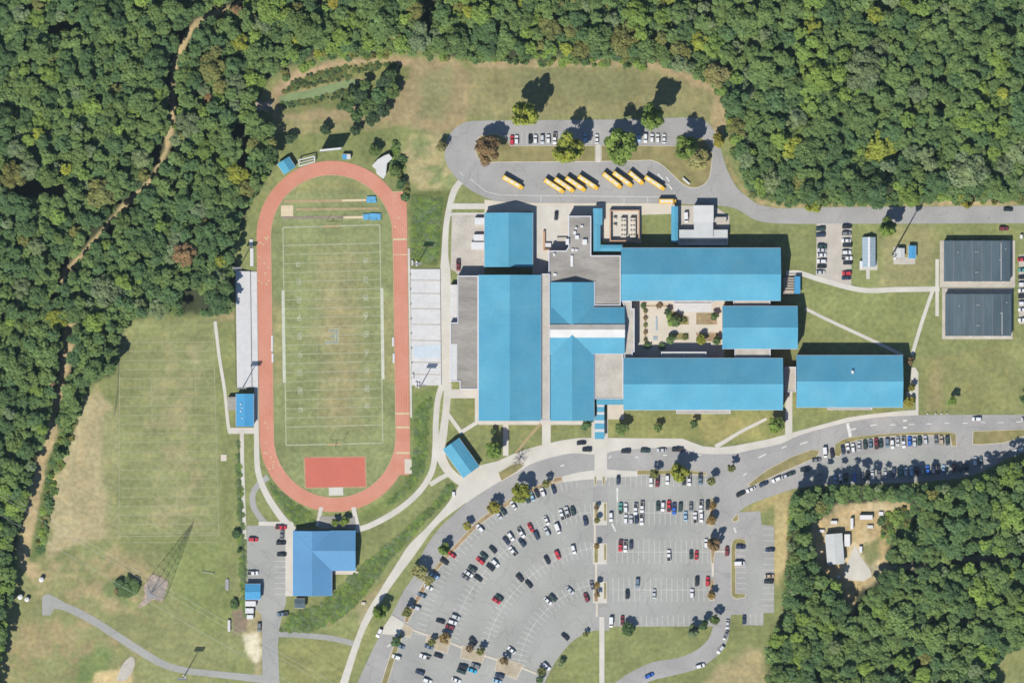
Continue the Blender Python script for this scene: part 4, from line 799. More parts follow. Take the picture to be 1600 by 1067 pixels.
# greenhouse
g = bld('greenhouse', 'small glazed greenhouse with white ridge beside the gravel lot', 1357, 394, 'greenhouse')
x0, x1, y0, y1 = X(1347), X(1367.5), Y(417), Y(371); xm = (x0 + x1) / 2; npn = 8
for k in range(npn):
    a = y0 + (y1 - y0) * k / npn + .06; b = y0 + (y1 - y0) * (k + 1) / npn - .06
    for s in (0, 1):
        e = x0 if s == 0 else x1; q = [(e, a, 2.2), (xm, a, 3.6), (xm, b, 3.6), (e, b, 2.2)] if s == 0 else [(xm, a, 3.6), (e, a, 2.2), (e, b, 2.2), (xm, b, 3.6)]
        if s == 0: q = [q[3], q[0], q[1], q[2]]
        MB().slope(q, .05).build('pane', 'pane_blue', g)
MB().box(x0, y0, 0, x1, y1, 2.18).build('wall', 'pane_blue', g); MB().box(xm - .55, y0 - .1, 3.55, xm + .55, y1 + .1, 3.72).build('ridge_vent', 'white_box', g)
for k in range(npn + 1):
    a = y0 + (y1 - y0) * k / npn
    mb = MB(); mb.tube((x0, a, 2.25), (xm, a, 3.65), .06, n=4); mb.tube((x1, a, 2.25), (xm, a, 3.65), .06, n=4); mb.build('rafter', 'aluminium', g)
MB().box(X(1343), Y(419), 0, X(1347), Y(408), 2.0).build('side_box', 'white_box', g)
g = bld('storage_shed', 'grey-roofed shed by the tall mast', 1406.5, 395, 'shed'); gable_px(g, 1401, 388, 1412.5, 402.5, 'y', 2.6, rm='roof_pale_grey', pitch=.2)
g = bld('storage_shed', 'small bright blue shed to the right of the tall mast', 1424.5, 394, 'shed'); gable_px(g, 1419, 384, 1430.5, 404, 'y', 2.6, rm='roof_blue_bright', pitch=.15)
# house in the clearing
g = rot_gable('house', 'grey-roofed house in the sandy clearing among the trees', (1288, 834.5), (1293, 882), (1317.8, 879.5), (1315.5, 832), 4.2, 'roof_pale_grey', wm='wall_cream', pitch=.12)
g = bld('timber_deck', 'slatted timber deck with a blue awning at the north wing\'s east end', 1242, 446, 'deck')
MB().box(X(1224), Y(459), .4, X(1240.5), Y(433), .6).build('deck', 'gravel_pale', g); MB().box(X(1240.7), Y(459), 2.6, X(1250), Y(432), 2.8).build('awning', 'roof_blue_bright', g)
for k in range(7): MB().box(X(1224), Y(458 - k * 4), 2.7, X(1240), Y(457.2 - k * 4), 2.9).build('beam', 'wood', g)
for x in (1224.5, 1240.9, 1249.6):
    for y in (433, 458): MB().tube((X(x), Y(y), 0), (X(x), Y(y), 2.7), .1).build('post', 'wood', g)

# ------------------------------------------------------------------ stands
g = bld('grandstand', 'pale concrete and aluminium grandstand along the west side of the track', 385, 515, 'grandstand')
mb = MB(); n = 12
for k in range(n):
    xa = 368 + (390.5 - 368) * k / n; xb = 368 + (390.5 - 368) * (k + 1) / n; z = 0.5 + 0.17 * (n - k)
    mb.prism(W([(xa + .5, 424), (xb + .5, 424), (xb + 3, 605), (xa + 3, 605)]), -0.02 * 0, z)
mb.build('seating_tiers', 'aluminium', g)
MB().prism(W([(391.3, 424.5), (401.5, 424.5), (403.5, 606), (394, 606)]), 0, .35).build('walkway', 'concrete_pale', g)
MB().prism(W([(390.6, 424.5), (391.2, 424.5), (393.6, 606), (393.0, 606)]), 0, 1.0).build('front_rail', 'steel', g)
MB().prism(W([(367, 420), (372, 420), (372, 424), (367, 424)]), 0, 2.4).build('stair_landing', 'aluminium', g)
g = bld('terrace', 'broad stepped concrete terrace between the track and the school', 664, 512, 'terrace')
mb = MB(); n = 14
for k in range(n):
    xa = 641.5 + 46 * k / n; xb = 641.5 + 46 * (k + 1) / n; z = 0.3 + 0.03 * k
    mb.prism(W([(xa, 420.5), (xb, 420.5), (xb + 2, 602), (xa + 2, 602)]), 0, z)
mb.build('seating_tiers', 'concrete_pale', g)
for y in (438, 458.5, 482.5, 507, 532, 566, 585): MB().slope([(X(641.5), Y(y + .8), .36), (X(688), Y(y + 1.4), .80), (X(688), Y(y - .2), .80), (X(641.5), Y(y - .8), .36)], .3).build('aisle', 'gravel_pale', g)
for k in range(10): MB().prism(W([(647 + k * 4.2, 541 - k * .3), (650.8 + k * 4.2, 541 - k * .3), (651 + k * 4.2, 558.5), (647.2 + k * 4.2, 558.5)]), 0, .42 + .033 * k).build('painted_bay', 'pale_blue', g)
MB().prism(W([(637, 388), (640.4, 388), (644, 652), (641, 652)]), 0, .3).build('front_walk', 'concrete', g)
for x, y in ((644.5, 411), (651, 412), (645, 588), (650.5, 601), (654.5, 602)):
    MB().prism(W(rect(x - 1.2, y - 4, x + 1.2, y + 4)), 0, 1.3).build('stair', 'aluminium', g)
for k in range(8): MB().tube((X(640.5 + k * .4), Y(430 + k * 23), 0), (X(640.5 + k * .4), Y(430 + k * 23), 1.6), .22).build('post', 'steel_dark', g)
# ------------------------------------------------------------------ athletic equipment, poles, tower, small things
def bench(label, x, y0, y1, w=3.6, group='white team benches'):
    g = bld('bench', label, x, (y0 + y1) / 2, 'bench', group)
    MB().box(X(x - w / 2), Y(y1), .42, X(x + .2), Y(y0), .5).build('seat', 'white_box', g); MB().box(X(x + .5), Y(y1), .42, X(x + w / 2), Y(y0), .5).build('seat', 'white_box', g)
    for k in range(4):
        y = y0 + (y1 - y0) * (k + .5) / 4; MB().box(X(x - w / 2 + .2), Y(y) - .05, 0, X(x + w / 2 - .2), Y(y) + .05, .41).build('leg', 'steel', g)
bench('upper white team bench on the left touchline', 425.3, 524, 549, 3); bench('lower white team bench on the left touchline', 426, 552, 566, 3)
bench('upper white team bench on the right touchline', 614.3, 527, 541, 3); bench('lower white team bench on the right touchline', 615.2, 552, 567, 3)
bench('upper small white bleacher outside the track\'s left straight', 392.5, 374, 386, 5, 'small white bleachers'); bench('lower small white bleacher outside the track\'s left straight', 393.5, 388, 416, 5, 'small white bleachers')
def matt(label, parts):
    x, y, w, d = parts[0]; g = bld('landing_mat', label, x, y, 'mat', 'blue landing mats')
    for i, (x, y, w, d) in enumerate(parts): MB().box(X(x - w / 2), Y(y + d / 2), 0.05, X(x + w / 2), Y(y - d / 2), .75 + .03 * i).build('cushion', 'mat_blue', g)
matt('smaller blue landing mat at the upper runway\'s end', [(580, 309.5, 14, 5), (576, 314.5, 7, 4.8), (584, 314.5, 8, 4.8)]); matt('wide blue landing mat at the lower runway\'s end', [(572, 339, 9, 9), (583, 337.5, 12, 8), (592, 339, 6, 10), (583, 343, 10, 2.6)])
def goalpost(label, x, y, s):
    g = bld('goal_post', label, x, y, 'goal post', 'football goal posts'); wx, wy = X(x), Y(y)
    MB().tube((wx, wy + s * 2, 0), (wx, wy + s * 2, 2.4), .1).build('base_post', 'line_yellow', g); MB().tube((wx, wy + s * 2, 2.4), (wx, wy, 3.05), .1).build('neck', 'line_yellow', g); MB().tube((wx - 3.6, wy, 3.05), (wx + 3.6, wy, 3.05), .1).build('crossbar', 'line_yellow', g)
    for q in (-1, 1): MB().tube((wx + q * 3.6, wy, 3.05), (wx + q * 3.6, wy, 9.1), .07).build('upright', 'line_yellow', g)
goalpost('yellow football goal post at the top end line', 518, 353, 1); goalpost('yellow football goal post at the bottom end line', 522.5, 694, -1)
MB().prism(W([(505, 352.4), (531, 351.6), (531, 355), (505, 355.8)]), 0, .03).build('goal_wear', 'runway_tan', field)
MB().prism(W([(511, 692.6), (535, 692), (535, 695.4), (511, 696)]), 0, .03).build('goal_wear', 'runway_tan', field)
# scoreboard
g = bld('scoreboard', 'large scoreboard standing above the track\'s top curve, back to the meadow', 517, 236, 'scoreboard')
a, b = (X(500.5), Y(237.8)), (X(534), Y(234.5)); MB().prism([a, b, (b[0] + .05, b[1] + .7), (a[0] + .05, a[1] + .7)], 2.0, 10.5).build('panel', 'steel_dark', g)
MB().prism([(a[0], a[1] - .1), (b[0], b[1] - .1), (b[0] + .05, b[1] + .85), (a[0] + .05, a[1] + .85)], 10.5, 10.8).build('top_trim', 'aluminium', g)
for k in range(4):
    t = (k + .5) / 4; x = a[0] + (b[0] - a[0]) * t; y = a[1] + (b[1] - a[1]) * t + .35; MB().tube((x, y, 0), (x, y, 2.0), .22).build('post', 'steel', g)
g = bld('batting_cage', 'white framed net cage beside the tilted blue shed', 480, 252, 'cage')
c = W([(467, 250.5), (491.5, 244.5), (492, 253), (468, 260)])
for k in range(4):
    j = (k + 1) % 4; MB().tube((*c[k], 2.8), (*c[j], 2.8), .32, n=5).build('rail', 'white_box', g); MB().tube((*c[k], 0), (*c[k], 2.8), .1).build('post', 'white_box', g)
m1 = [(c[0][0] + c[3][0]) / 2, (c[0][1] + c[3][1]) / 2]; m2 = [(c[1][0] + c[2][0]) / 2, (c[1][1] + c[2][1]) / 2]; MB().tube((*m1, 2.8), (*m2, 2.8), .2, n=5).build('rail', 'white_box', g)
g = bld('equipment_hut', 'tiny hut with half blue half white roof above the track', 541.5, 245, 'hut'); MB().box(X(535.5), Y(249), 0, X(547.5), Y(241), 2.4).build('wall', 'wall_cream', g); MB().box(X(535), Y(249.4), 2.4, X(542), Y(242), 2.6).build('roof_panel', 'roof_blue_bright', g); MB().box(X(542.05), Y(249.4), 2.4, X(548), Y(242), 2.6).build('roof_panel', 'roof_white', g)
def light_pole(label, x, y, h, group='tall light masts', arms=True):
    g = bld('light_mast', label, x, y, 'light mast', group); wx, wy = X(x), Y(y)
    MB().tube((wx, wy, 0), (wx, wy, h), .28, .14, 8).build('pole', 'steel', g); MB().box(wx - .7, wy - .7, 0, wx + .7, wy + .7, .3).build('footing', 'concrete', g)
    for k in range(2 if arms else 1):
        z = h - 1.6 * k - .2; MB().box(wx - 2.4, wy - .15, z - .15, wx + 2.4, wy + .15, z + .15).build('crossarm', 'steel', g)
        for q in (-2, -1, 0, 1, 2):
            MB().tube((wx + q, wy, z - .1), (wx + q, wy - .6, z - .5), .38, .45, 8).build('floodlight', 'steel_dark', g)
light_pole('floodlight mast at the upper end of the west grandstand', 373, 419, 18); light_pole('floodlight mast at the lower end of the west grandstand', 380, 605, 18)
light_pole('floodlight mast at the upper end of the east terrace', 653, 412, 15); light_pole('floodlight mast at the lower end of the east terrace', 658.5, 601, 15); light_pole('floodlight mast beside the lower left access road', 288, 1056, 20)
# monopole mast beside the sheds
g = bld('radio_mast', 'tall radio mast with white antenna head between greenhouse and blue shed', 1394, 399, 'mast'); wx, wy = X(1394), Y(399)
MB().tube((wx, wy, 0), (wx, wy, 35), .45, .22, 10).build('pole', 'steel', g)
for k in range(3):
    a = k * 2.094; cx, cy = wx + 1.1 * math.cos(a), wy + 1.1 * math.sin(a); MB().tube((wx, wy, 33), (cx, cy, 33), .1).build('arm', 'steel', g)
    for q in (-.6, .6): MB().box(cx - .25 - q * math.sin(a), cy - .25 + q * math.cos(a), 31.8, cx + .25 - q * math.sin(a), cy + .25 + q * math.cos(a), 34.4).build('antenna', 'white_box', g)
MB().box(X(1395.5), Y(406), 0, X(1400), Y(402), 2).build('cabinet', 'white_box', g)
# lattice transmission tower and its wires
g = bld('transmission_tower', 'steel lattice power pylon standing on a pinkish gravel patch', 244, 921, 'pylon'); tx, ty = X(244), Y(921); H = 44
def lev(z): return 4.6 * (1 - z / H) + .45 * (z / H)
cs = [(-1, -1), (1, -1), (1, 1), (-1, 1)]
for sx, sy in cs: MB().tube((tx + sx * lev(0), ty + sy * lev(0), 0), (tx + sx * lev(H), ty + sy * lev(H), H), .12, .08, 5).build('leg', 'steel', g)
zs = [0, 6, 11.5, 16.5, 21, 25, 28.5, 31.5, 34.5, 37, 39.5, 42, 44]
for i in range(len(zs) - 1):
    mb = MB(); z0, z1 = zs[i], zs[i + 1]
    for k in range(4):
        (ax, ay), (bx, by) = cs[k], cs[(k + 1) % 4]
        for (p, q) in (((ax, ay, z0), (bx, by, z1)), ((bx, by, z0), (ax, ay, z1)), ((ax, ay, z1), (bx, by, z1))):
            mb.tube((tx + p[0] * lev(p[2]), ty + p[1] * lev(p[2]), p[2]), (tx + q[0] * lev(q[2]), ty + q[1] * lev(q[2]), q[2]), .04, n=4)
    mb.build('bracing', 'steel', g)
ad = Vector((math.sin(R(30)), math.cos(R(30)), 0))
for z, hl in ((30, 5.2), (36, 4.4), (42, 3.6)):
    mb = MB()
    for q in (-1, 1):
        e = Vector((tx, ty, z)) + ad * q * hl
        for dz in (-.1, 1.4): mb.tube((tx, ty, z + dz), e, .08, n=4)
    mb.build('crossarm', 'steel', g)
wd = Vector((math.cos(R(30)), -math.sin(R(30)), 0))
for i, (z, off, lab) in enumerate(((29.5, -5.2, 'lower left strand'), (29.5, 5.2, 'lower right strand'), (41.5, 3.6, 'upper right strand'))):
    for side, sl_ in ((-1, 'running off the left edge'), (1, 'running down to the right')):
        mb = MB(); prev = None; base = Vector((tx, ty, 0)) + ad * off
        for k in range(13):
            t = k / 12; p = base + wd * side * t * 260; p.z = z - 16 * 4 * (t * .5) * (1 - t * .5)
            if prev is not None: mb.tube(prev, p, .04, n=4)
            prev = p
        tag(mb.build('power_line', 'aluminium'), f'power line, {lab} from the lattice pylon {sl_}', 'power line', 'power lines')
for lab, x, y, r, h in (('left white tank of two near the turning head', 32, 932, 3.4, 2.6), ('right white tank of two near the turning head', 42.5, 936, 3.0, 2.2), ('lone white tank above the turning head', 65, 905, 3.2, 2.4)):
    g = bld('tank', lab, x, y, 'tank', 'small white tanks'); wx, wy = X(x), Y(y); rr = r * S * 1.2
    MB().tube((wx, wy, 0), (wx, wy, h), rr, rr, 14).build('shell', 'white_box', g); MB().tube((wx, wy, h), (wx, wy, h + .35), rr, .2, 14).build('lid', 'white_box', g)
g = bld('soccer_goal', 'portable goal frame lying on the grass right of the pylon', 326, 895, 'goal'); MB().tube((X(317), Y(893), .9), (X(334), Y(896), .9), .14).build('crossbar', 'steel', g)
for x, y in ((317, 893), (334, 896)): MB().tube((X(x), Y(y), 0), (X(x), Y(y), .9), .12).build('post', 'steel', g); MB().tube((X(x), Y(y), .9), (X(x), Y(y - 4), 0), .1).build('brace', 'steel', g)
g = bld('picnic_table', 'narrow picnic table on the grass beside the field house fence', 355, 913, 'table'); MB().box(X(353.6), Y(922), .7, X(356.4), Y(904), .78).build('top', 'steel', g)
for q in (-2.6, 2.6): MB().box(X(355 + q) - .15, Y(921), .42, X(355 + q) + .15, Y(905), .48).build('seat', 'steel', g)
for y in (907, 919): MB().box(X(352), Y(y) - .05, 0, X(358), Y(y) + .05, .41).build('leg', 'steel', g)
# construction of fences: posts and rails
def fence(label, pts, h=1.8, step=3.0):
    p = W(pts); g = empty('fence', p[0][0], p[0][1], 0, label, 'fence'); po = MB(); ra = MB()
    for a, b in zip(p[:-1], p[1:]):
        L = math.hypot(b[0] - a[0], b[1] - a[1]); n = max(1, int(L / step))
        for k in range(n): x, y = a[0] + (b[0] - a[0]) * k / n, a[1] + (b[1] - a[1]) * k / n; po.tube((x, y, 0), (x, y, h), .05, n=5)
        for z in (.3, 1.0, h - .05): ra.tube((*a, z), (*b, z), .035, n=4)
    po.build('posts', 'steel_dark', g)['kind'] = 'stuff'; ra.build('rails', 'steel_dark', g)
fence('dark wire fence along the left side of the practice field', [(204, 499), (190, 512), (186, 560), (183, 615), (178, 650)]); fence('dark wire fence behind the west grandstand', [(366, 420), (367, 520), (369, 605)]); fence('dark wire fence between practice field and field house', [(371, 680), (374, 760), (378, 840), (382, 900), (384, 940)])
# courtyard furniture
g = bld('planter', 'long pale blue skylight strip in the courtyard paving', 1025.5, 506, 'skylight'); MB().box(X(1024), Y(517), 0, X(1027), Y(495), .5).build('frame', 'pale_blue', g); MB().box(X(1024.6), Y(516), .5, X(1026.4), Y(496), .62).build('glazing', 'pane_blue', g)
g = bld('skylight', 'small square skylight in the courtyard paving', 1023.5, 529, 'skylight'); MB().box(X(1020), Y(532), 0, X(1027), Y(526), .5).build('frame', 'roof_pale_grey', g); MB().box(X(1021), Y(531), .5, X(1026), Y(527), .62).build('glazing', 'pane_blue', g)
for q in ([(1038, 482), (1056, 486), (1077, 495), (1077, 508), (1045, 508)], [(1045, 520), (1077, 519), (1077, 531), (1042, 532)], [(1086, 519), (1125, 519), (1125, 535), (1090, 533)], rect(1087, 488, 1121, 508)): island('planting_bed', q, 'grass_island' if q[0][0] < 1080 else 'mulch')
island('planting_bed', rect(1006, 484, 1011, 536), 'mulch'); slab('courtyard_bay', rect(1054, 474, 1112, 487), 'concrete_pale', h=.25)
island('planting_bed', rect(1000, 476, 1048, 480), 'mulch')
g = bld('loading_dock', 'recessed loading dock with brick side wall behind the kitchen', 868, 375, 'loading dock')
MB().box(X(848.5), Y(391), 0, X(851.5), Y(361), 1.6).build('side_wall', 'brick_rim', g); MB().box(X(850), Y(391.5), 0, X(884), Y(389.5), 1.6).build('rear_wall', 'brick_rim', g); MB().box(X(870), Y(377), 0, X(886), Y(371), 1.2).build('ramp', 'gravel_pale', g); MB().box(X(852), Y(386), 0, X(861), Y(380), 1.5).build('skip', 'aluminium', g)
g = bld('dumpster', 'white trash compactor beside the loading dock', 887, 379, 'dumpster'); MB().box(X(884), Y(384), .1, X(888), Y(374), 2.2).build('body', 'white_box', g); MB().box(X(884.2), Y(384), 0, X(887.8), Y(383), .1).build('skid', 'steel', g); MB().box(X(883.8), Y(379), 2.2, X(888.2), Y(374), 2.35).build('lid', 'aluminium', g)
# junk round the house
for i, (lab, x0, y0, x1, y1, h, m) in enumerate((('long white trailer at the top of the sandy clearing', 1343, 804, 1363, 811, 2.4, 'white_box'), ('narrow white trailer standing upright in the clearing', 1328.5, 809, 1333, 826, 2.2, 'white_box'), ('white shed beside the grey-roofed house', 1319, 834, 1328, 853, 2.3, 'white_box'),
                                                   ('small white box above the house roof', 1298, 813, 1308, 818, 1.6, 'white_box'), ('white box left of the house roof', 1278.5, 827, 1288, 831, 1.2, 'white_box'), ('white tank trailer right of the driveway', 1342, 853, 1347, 863, 1.6, 'white_box'), ('white crate in the middle of the clearing', 1355, 820, 1364, 825, 1.2, 'concrete_pale'), ('white crate pile at the lower end of the house', 1308, 898, 1313, 903, 1.4, 'white_box'),
                                                   ('white pump cover at the clearing\'s top right corner', 1373, 799, 1380, 805, 1.0, 'white_box'), ('pale machine on the soil heap by the field house drive', 356, 968, 360, 986, 1.4, 'concrete_pale'), ('pale utility box on the slope above the curved walk', 565, 940, 571, 944, 1.1, 'concrete_warm'), ('white utility box beside the plaza scrub', 706.5, 768, 711, 775, 1.4, 'white_box'), ('small transformer right of the upper modular block', 1593.5, 367, 1597.5, 373, 1.6, 'white_box'))):
    g = bld('utility_box' if h < 1.5 else 'trailer', lab, (x0 + x1) / 2, (y0 + y1) / 2, 'box' if h < 1.5 else 'trailer')
    MB().box(X(x0), Y(y1), .2, X(x1), Y(y0), h).build('body', m, g); MB().box(X(x0) + .15, Y(y1) + .15, h, X(x1) - .15, Y(y0) - .15, h + .1).build('lid', m, g); MB().box(X(x0) + .1, Y(y1) + .1, 0, X(x1) - .1, Y(y0) - .1, .2).build('base', 'steel_dark', g)
g = bld('sign_board', 'pale entrance sign lying along the loop island by the drive', 1073, 281, 'sign'); a = W([(1067.5, 277), (1078, 286.5), (1076.5, 289), (1066, 279.5)]); MB().prism(a, 0, 1.3).build('plinth', 'concrete_pale', g); MB().prism(inset(a, .15), 1.3, 1.5).build('cap', 'white_box', g)
for i, (x, y) in enumerate(((1449, 646), (1462, 646), (1471, 646), (1480, 646))):
    g = bld('bollard', f'{("first", "second", "third", "fourth")[i]} pale stone bollard from the left along the front road verge', x, y, 'bollard', 'verge bollards'); MB().tube((X(x), Y(y), 0), (X(x), Y(y), .8), .42, .34, 8).build('shaft', 'concrete_pale', g); MB().tube((X(x), Y(y), .8), (X(x), Y(y), 1.0), .4, .15, 8).build('cap', 'concrete_pale', g)
# ------------------------------------------------------------------ vehicles
def loft(mb, st, mi=0):
    """stations (x, half width, z0, z1, corner)"""
    rings = []
    for x, hw, z0, z1, c in st:
        rings.append([(x, -hw + c, z0), (x, hw - c, z0), (x, hw, z0 + c), (x, hw, z1 - c), (x, hw - c, z1), (x, -hw + c, z1), (x, -hw, z1 - c), (x, -hw, z0 + c)])
    vs = [p for r in rings for p in r]; fs = []
    for i in range(len(rings) - 1):
        for k in range(8): a = i * 8 + k; b = i * 8 + (k + 1) % 8; fs.append((a, a + 8, b + 8, b))
    fs.append(tuple(range(8))); fs.append(tuple(range(len(vs) - 8, len(vs)))[::-1]); mb.add(vs, fs, mi)
def frustum(mb, x0, x1, hw, z0, X0, X1, hw2, z1, mi=0):
    mb.add([(x0, -hw, z0), (x1, -hw, z0), (x1, hw, z0), (x0, hw, z0), (X0, -hw2, z1), (X1, -hw2, z1), (X1, hw2, z1), (X0, hw2, z1)], [(4, 5, 6, 7), (0, 1, 5, 4), (1, 2, 6, 5), (2, 3, 7, 6), (3, 0, 4, 7)], mi)
def tyre_mesh(r, w):
    mb = MB(); mb.tube((0, -w / 2, 0), (0, w / 2, 0), r, n=10); mb.tube((0, -w / 2 - .01, 0), (0, w / 2 + .01, 0), r * .55, n=8); return mb
KIND = {}
def proto(kind, L, body, glass, wheels, extra=()):
    bm = body.data(kind + '_body'); bm.materials.append(MATS['paint_white'])
    gm_ = glass.data(kind + '_glass'); gm_.materials.append(MATS['glass_dark']); wm = tyre_mesh(*wheels[1]).data(kind + '_wheel'); wm.materials.append(MATS['tyre'])
    KIND[kind] = (bm, gm_, wm, wheels[0], [(nm, e) for nm, e in extra])
b = MB(); loft(b, [(-2.35, .74, .35, .84, .1), (-2.1, .88, .22, .95, .12), (-1.3, .91, .2, .98, .12), (.9, .91, .2, .96, .12), (1.9, .88, .2, .84, .12), (2.32, .7, .3, .68, .1)]); frustum(b, -1.12, .38, .67, 1.40, -1.02, .28, .60, 1.47)
g_ = MB(); frustum(g_, -1.85, 1.15, .80, .93, -1.1, .36, .65, 1.405); proto('sedan', 4.7, b, g_, ([(-1.4, .82), (1.4, .82), (-1.4, -.82), (1.4, -.82)], (.32, .2)))
b = MB(); loft(b, [(-2.35, .8, .4, 1.0, .1), (-2.2, .93, .28, 1.08, .12), (1.0, .95, .26, 1.08, .12), (1.95, .92, .26, 1.0, .14), (2.38, .76, .38, .82, .1)]); frustum(b, -1.95, .40, .76, 1.68, -1.85, .3, .70, 1.76)
g_ = MB(); frustum(g_, -2.25, 1.1, .86, 1.06, -1.95, .38, .74, 1.685); proto('SUV', 4.8, b, g_, ([(-1.45, .85), (1.45, .85), (-1.45, -.85), (1.45, -.85)], (.37, .24)))
b = MB(); loft(b, [(-2.8, .92, .5, 1.05, .08), (-2.7, .97, .4, 1.08, .1), (1.3, .98, .38, 1.1, .12), (2.4, .95, .36, 1.08, .14), (2.82, .84, .42, .9, .1)]); frustum(b, -.62, .82, .78, 1.74, -.55, .74, .72, 1.82)
for q in (-1, 1): b.box(-2.75, q * .9 - .06, 1.05, -.8, q * .9 + .06, 1.3)
b.box(-2.78, -.9, 1.05, -2.68, .9, 1.28)
g_ = MB(); frustum(g_, -.75, 1.5, .88, 1.08, -.62, .8, .76, 1.745); bed_ = MB(); bed_.box(-2.66, -.82, 1.06, -.82, .82, 1.10)
bm_ = bed_.data('pickup_bed'); bm_.materials.append(MATS['black_trim']); proto('pickup', 5.6, b, g_, ([(-1.75, .88), (1.75, .88), (-1.75, -.88), (1.75, -.88)], (.4, .26)), [('bed', bm_)])
b = MB(); loft(b, [(-2.6, .9, .35, 1.9, .12), (-2.5, .98, .3, 2.05, .16), (.9, .98, .3, 2.05, .16), (1.7, .95, .3, 1.25, .14), (2.55, .84, .35, .95, .12)])
g_ = MB(); frustum(g_, .85, 1.75, .86, 1.3, .8, .98, .80, 2.0); g_.box(-2.0, -.995, 1.2, .6, -.97, 1.75); g_.box(-2.0, .97, 1.2, .6, .995, 1.75); proto('van', 5.2, b, g_, ([(-1.6, .86), (1.6, .86), (-1.6, -.86), (1.6, -.86)], (.36, .24)))
NWORD = ['first', 'second', 'third', 'fourth', 'fifth', 'sixth', 'seventh', 'eighth', 'ninth', 'tenth', 'eleventh', 'twelfth', 'thirteenth', 'fourteenth', 'fifteenth', 'sixteenth', 'seventeenth', 'eighteenth', 'nineteenth', 'twentieth', 'twenty-first', 'twenty-second', 'twenty-third', 'twenty-fourth', 'twenty-fifth', 'twenty-sixth', 'twenty-seventh', 'twenty-eighth', 'twenty-ninth', 'thirtieth']
ROWS = []
def row(phrase, cars, group, ang=None, axis='x'): ROWS.append((phrase, cars, group, ang, axis))
def RAD(x, y): return math.degrees(math.atan2(PCY - y, x - PCX))
GL = 'cars in the curved west car park'; GE = 'cars in the rectangular east car park'; GF = 'cars parked along the front road'; GB = 'cars in the bus loop car park'; GV = 'cars in the gravel lot'; GH = 'cars around the field house'
row('along the west lot\'s outer kerb', [(865, 764, 'navy', 'sedan'), (848, 769, 'white', 'SUV'), (839, 770.5, 'black', 'sedan'), (831, 775, 'light blue', 'sedan'), (823.5, 779, 'dark green', 'SUV'), (802, 789, 'white', 'sedan'), (786, 798, 'dark green', 'sedan'), (779, 804, 'silver', 'sedan'), (750, 825, 'white', 'SUV'), (706, 866, 'red', 'sedan'), (694, 877, 'black', 'SUV'), (679.5, 899.5, 'light blue', 'SUV'), (669.5, 917, 'white', 'sedan'), (659, 929.5, 'steel blue', 'sedan'), (650, 949, 'silver', 'SUV')], GL, RAD)
row('in the west lot\'s second curved row', [(895, 798, 'dark green', 'SUV'), (886, 800, 'silver', 'pickup'), (877.5, 804, 'white', 'pickup'), (854, 813, 'white', 'sedan'), (829, 824, 'red', 'sedan'), (814, 832, 'white', 'pickup'), (798, 838, 'white', 'SUV'), (791, 844.5, 'navy', 'sedan'), (770, 858, 'black', 'sedan'), (756, 867.5, 'dark green', 'sedan'), (750.5, 876, 'red', 'SUV'), (738, 888.5, 'dark green', 'SUV'), (732.5, 896, 'white', 'sedan'), (727, 901.5, 'grey', 'sedan')], GL, RAD)
row('in the west lot\'s third curved row', [(914.5, 813.5, 'navy', 'SUV'), (871, 825.5, 'white', 'van'), (854.5, 830.5, 'silver', 'SUV'), (838, 836, 'navy', 'SUV'), (815.5, 847.5, 'navy', 'SUV'), (801, 861, 'white', 'pickup'), (774, 879.5, 'white', 'SUV'), (766, 886, 'black', 'SUV'), (747, 903, 'black', 'sedan'), (712, 963.5, 'silver', 'SUV'), (707, 971.5, 'white', 'SUV'), (703, 979, 'maroon', 'SUV'), (688, 970, 'black', 'sedan')], GL, RAD)
row('in the west lot\'s fourth curved row', [(896, 858, 'white', 'SUV'), (871, 866.5, 'red', 'SUV'), (854.8, 874.5, 'black', 'sedan'), (812, 902.5, 'black', 'SUV'), (826, 912, 'black', 'sedan'), (780, 933, 'dark green', 'sedan'), (775.5, 938, 'red', 'sedan')], GL, RAD)
row('in the west lot\'s innermost rows', [(891, 922, 'silver', 'sedan'), (925, 914, 'grey', 'sedan'), (916, 933, 'maroon', 'SUV'), (863.5, 934, 'dark green', 'SUV'), (856, 938.5, 'white', 'sedan'), (883, 994, 'black', 'sedan'), (853.5, 1040.5, 'white', 'SUV'), (799, 1015, 'white', 'sedan'), (739, 1001, 'black', 'SUV')], GL, lambda x, y: RAD(x, y) if x > 915 else -42)
row('in the lower west lot below the sandy beds', [(625.5, 1009, 'steel blue', 'sedan'), (619.5, 1026, 'white', 'SUV'), (670, 1010, 'steel blue', 'sedan'), (664, 1025.5, 'white', 'pickup'), (685, 1024, 'black', 'sedan'), (656, 1050, 'navy', 'SUV'), (667.5, 1063, 'white', 'SUV'), (713, 1062, 'white', 'sedan'), (723.5, 1041, 'black', 'SUV'), (720.5, 1048.5, 'dark green', 'SUV'), (738, 1047, 'cyan', 'sedan'), (743, 1039.5, 'grey', 'SUV'), (780.5, 1055, 'navy', 'SUV'), (777, 1063.5, 'light blue', 'sedan')], GL, lambda x, y: -20)
row('in the east lot\'s top row', [(966, 750, 'navy', 'sedan'), (1017, 752.5, 'white', 'SUV'), (1027, 752, 'maroon', 'pickup'), (1042.5, 749, 'white', 'SUV'), (1068.5, 751, 'black', 'sedan'), (1076.5, 749.5, 'white', 'pickup'), (1094, 748.5, 'steel blue', 'pickup')], GE)
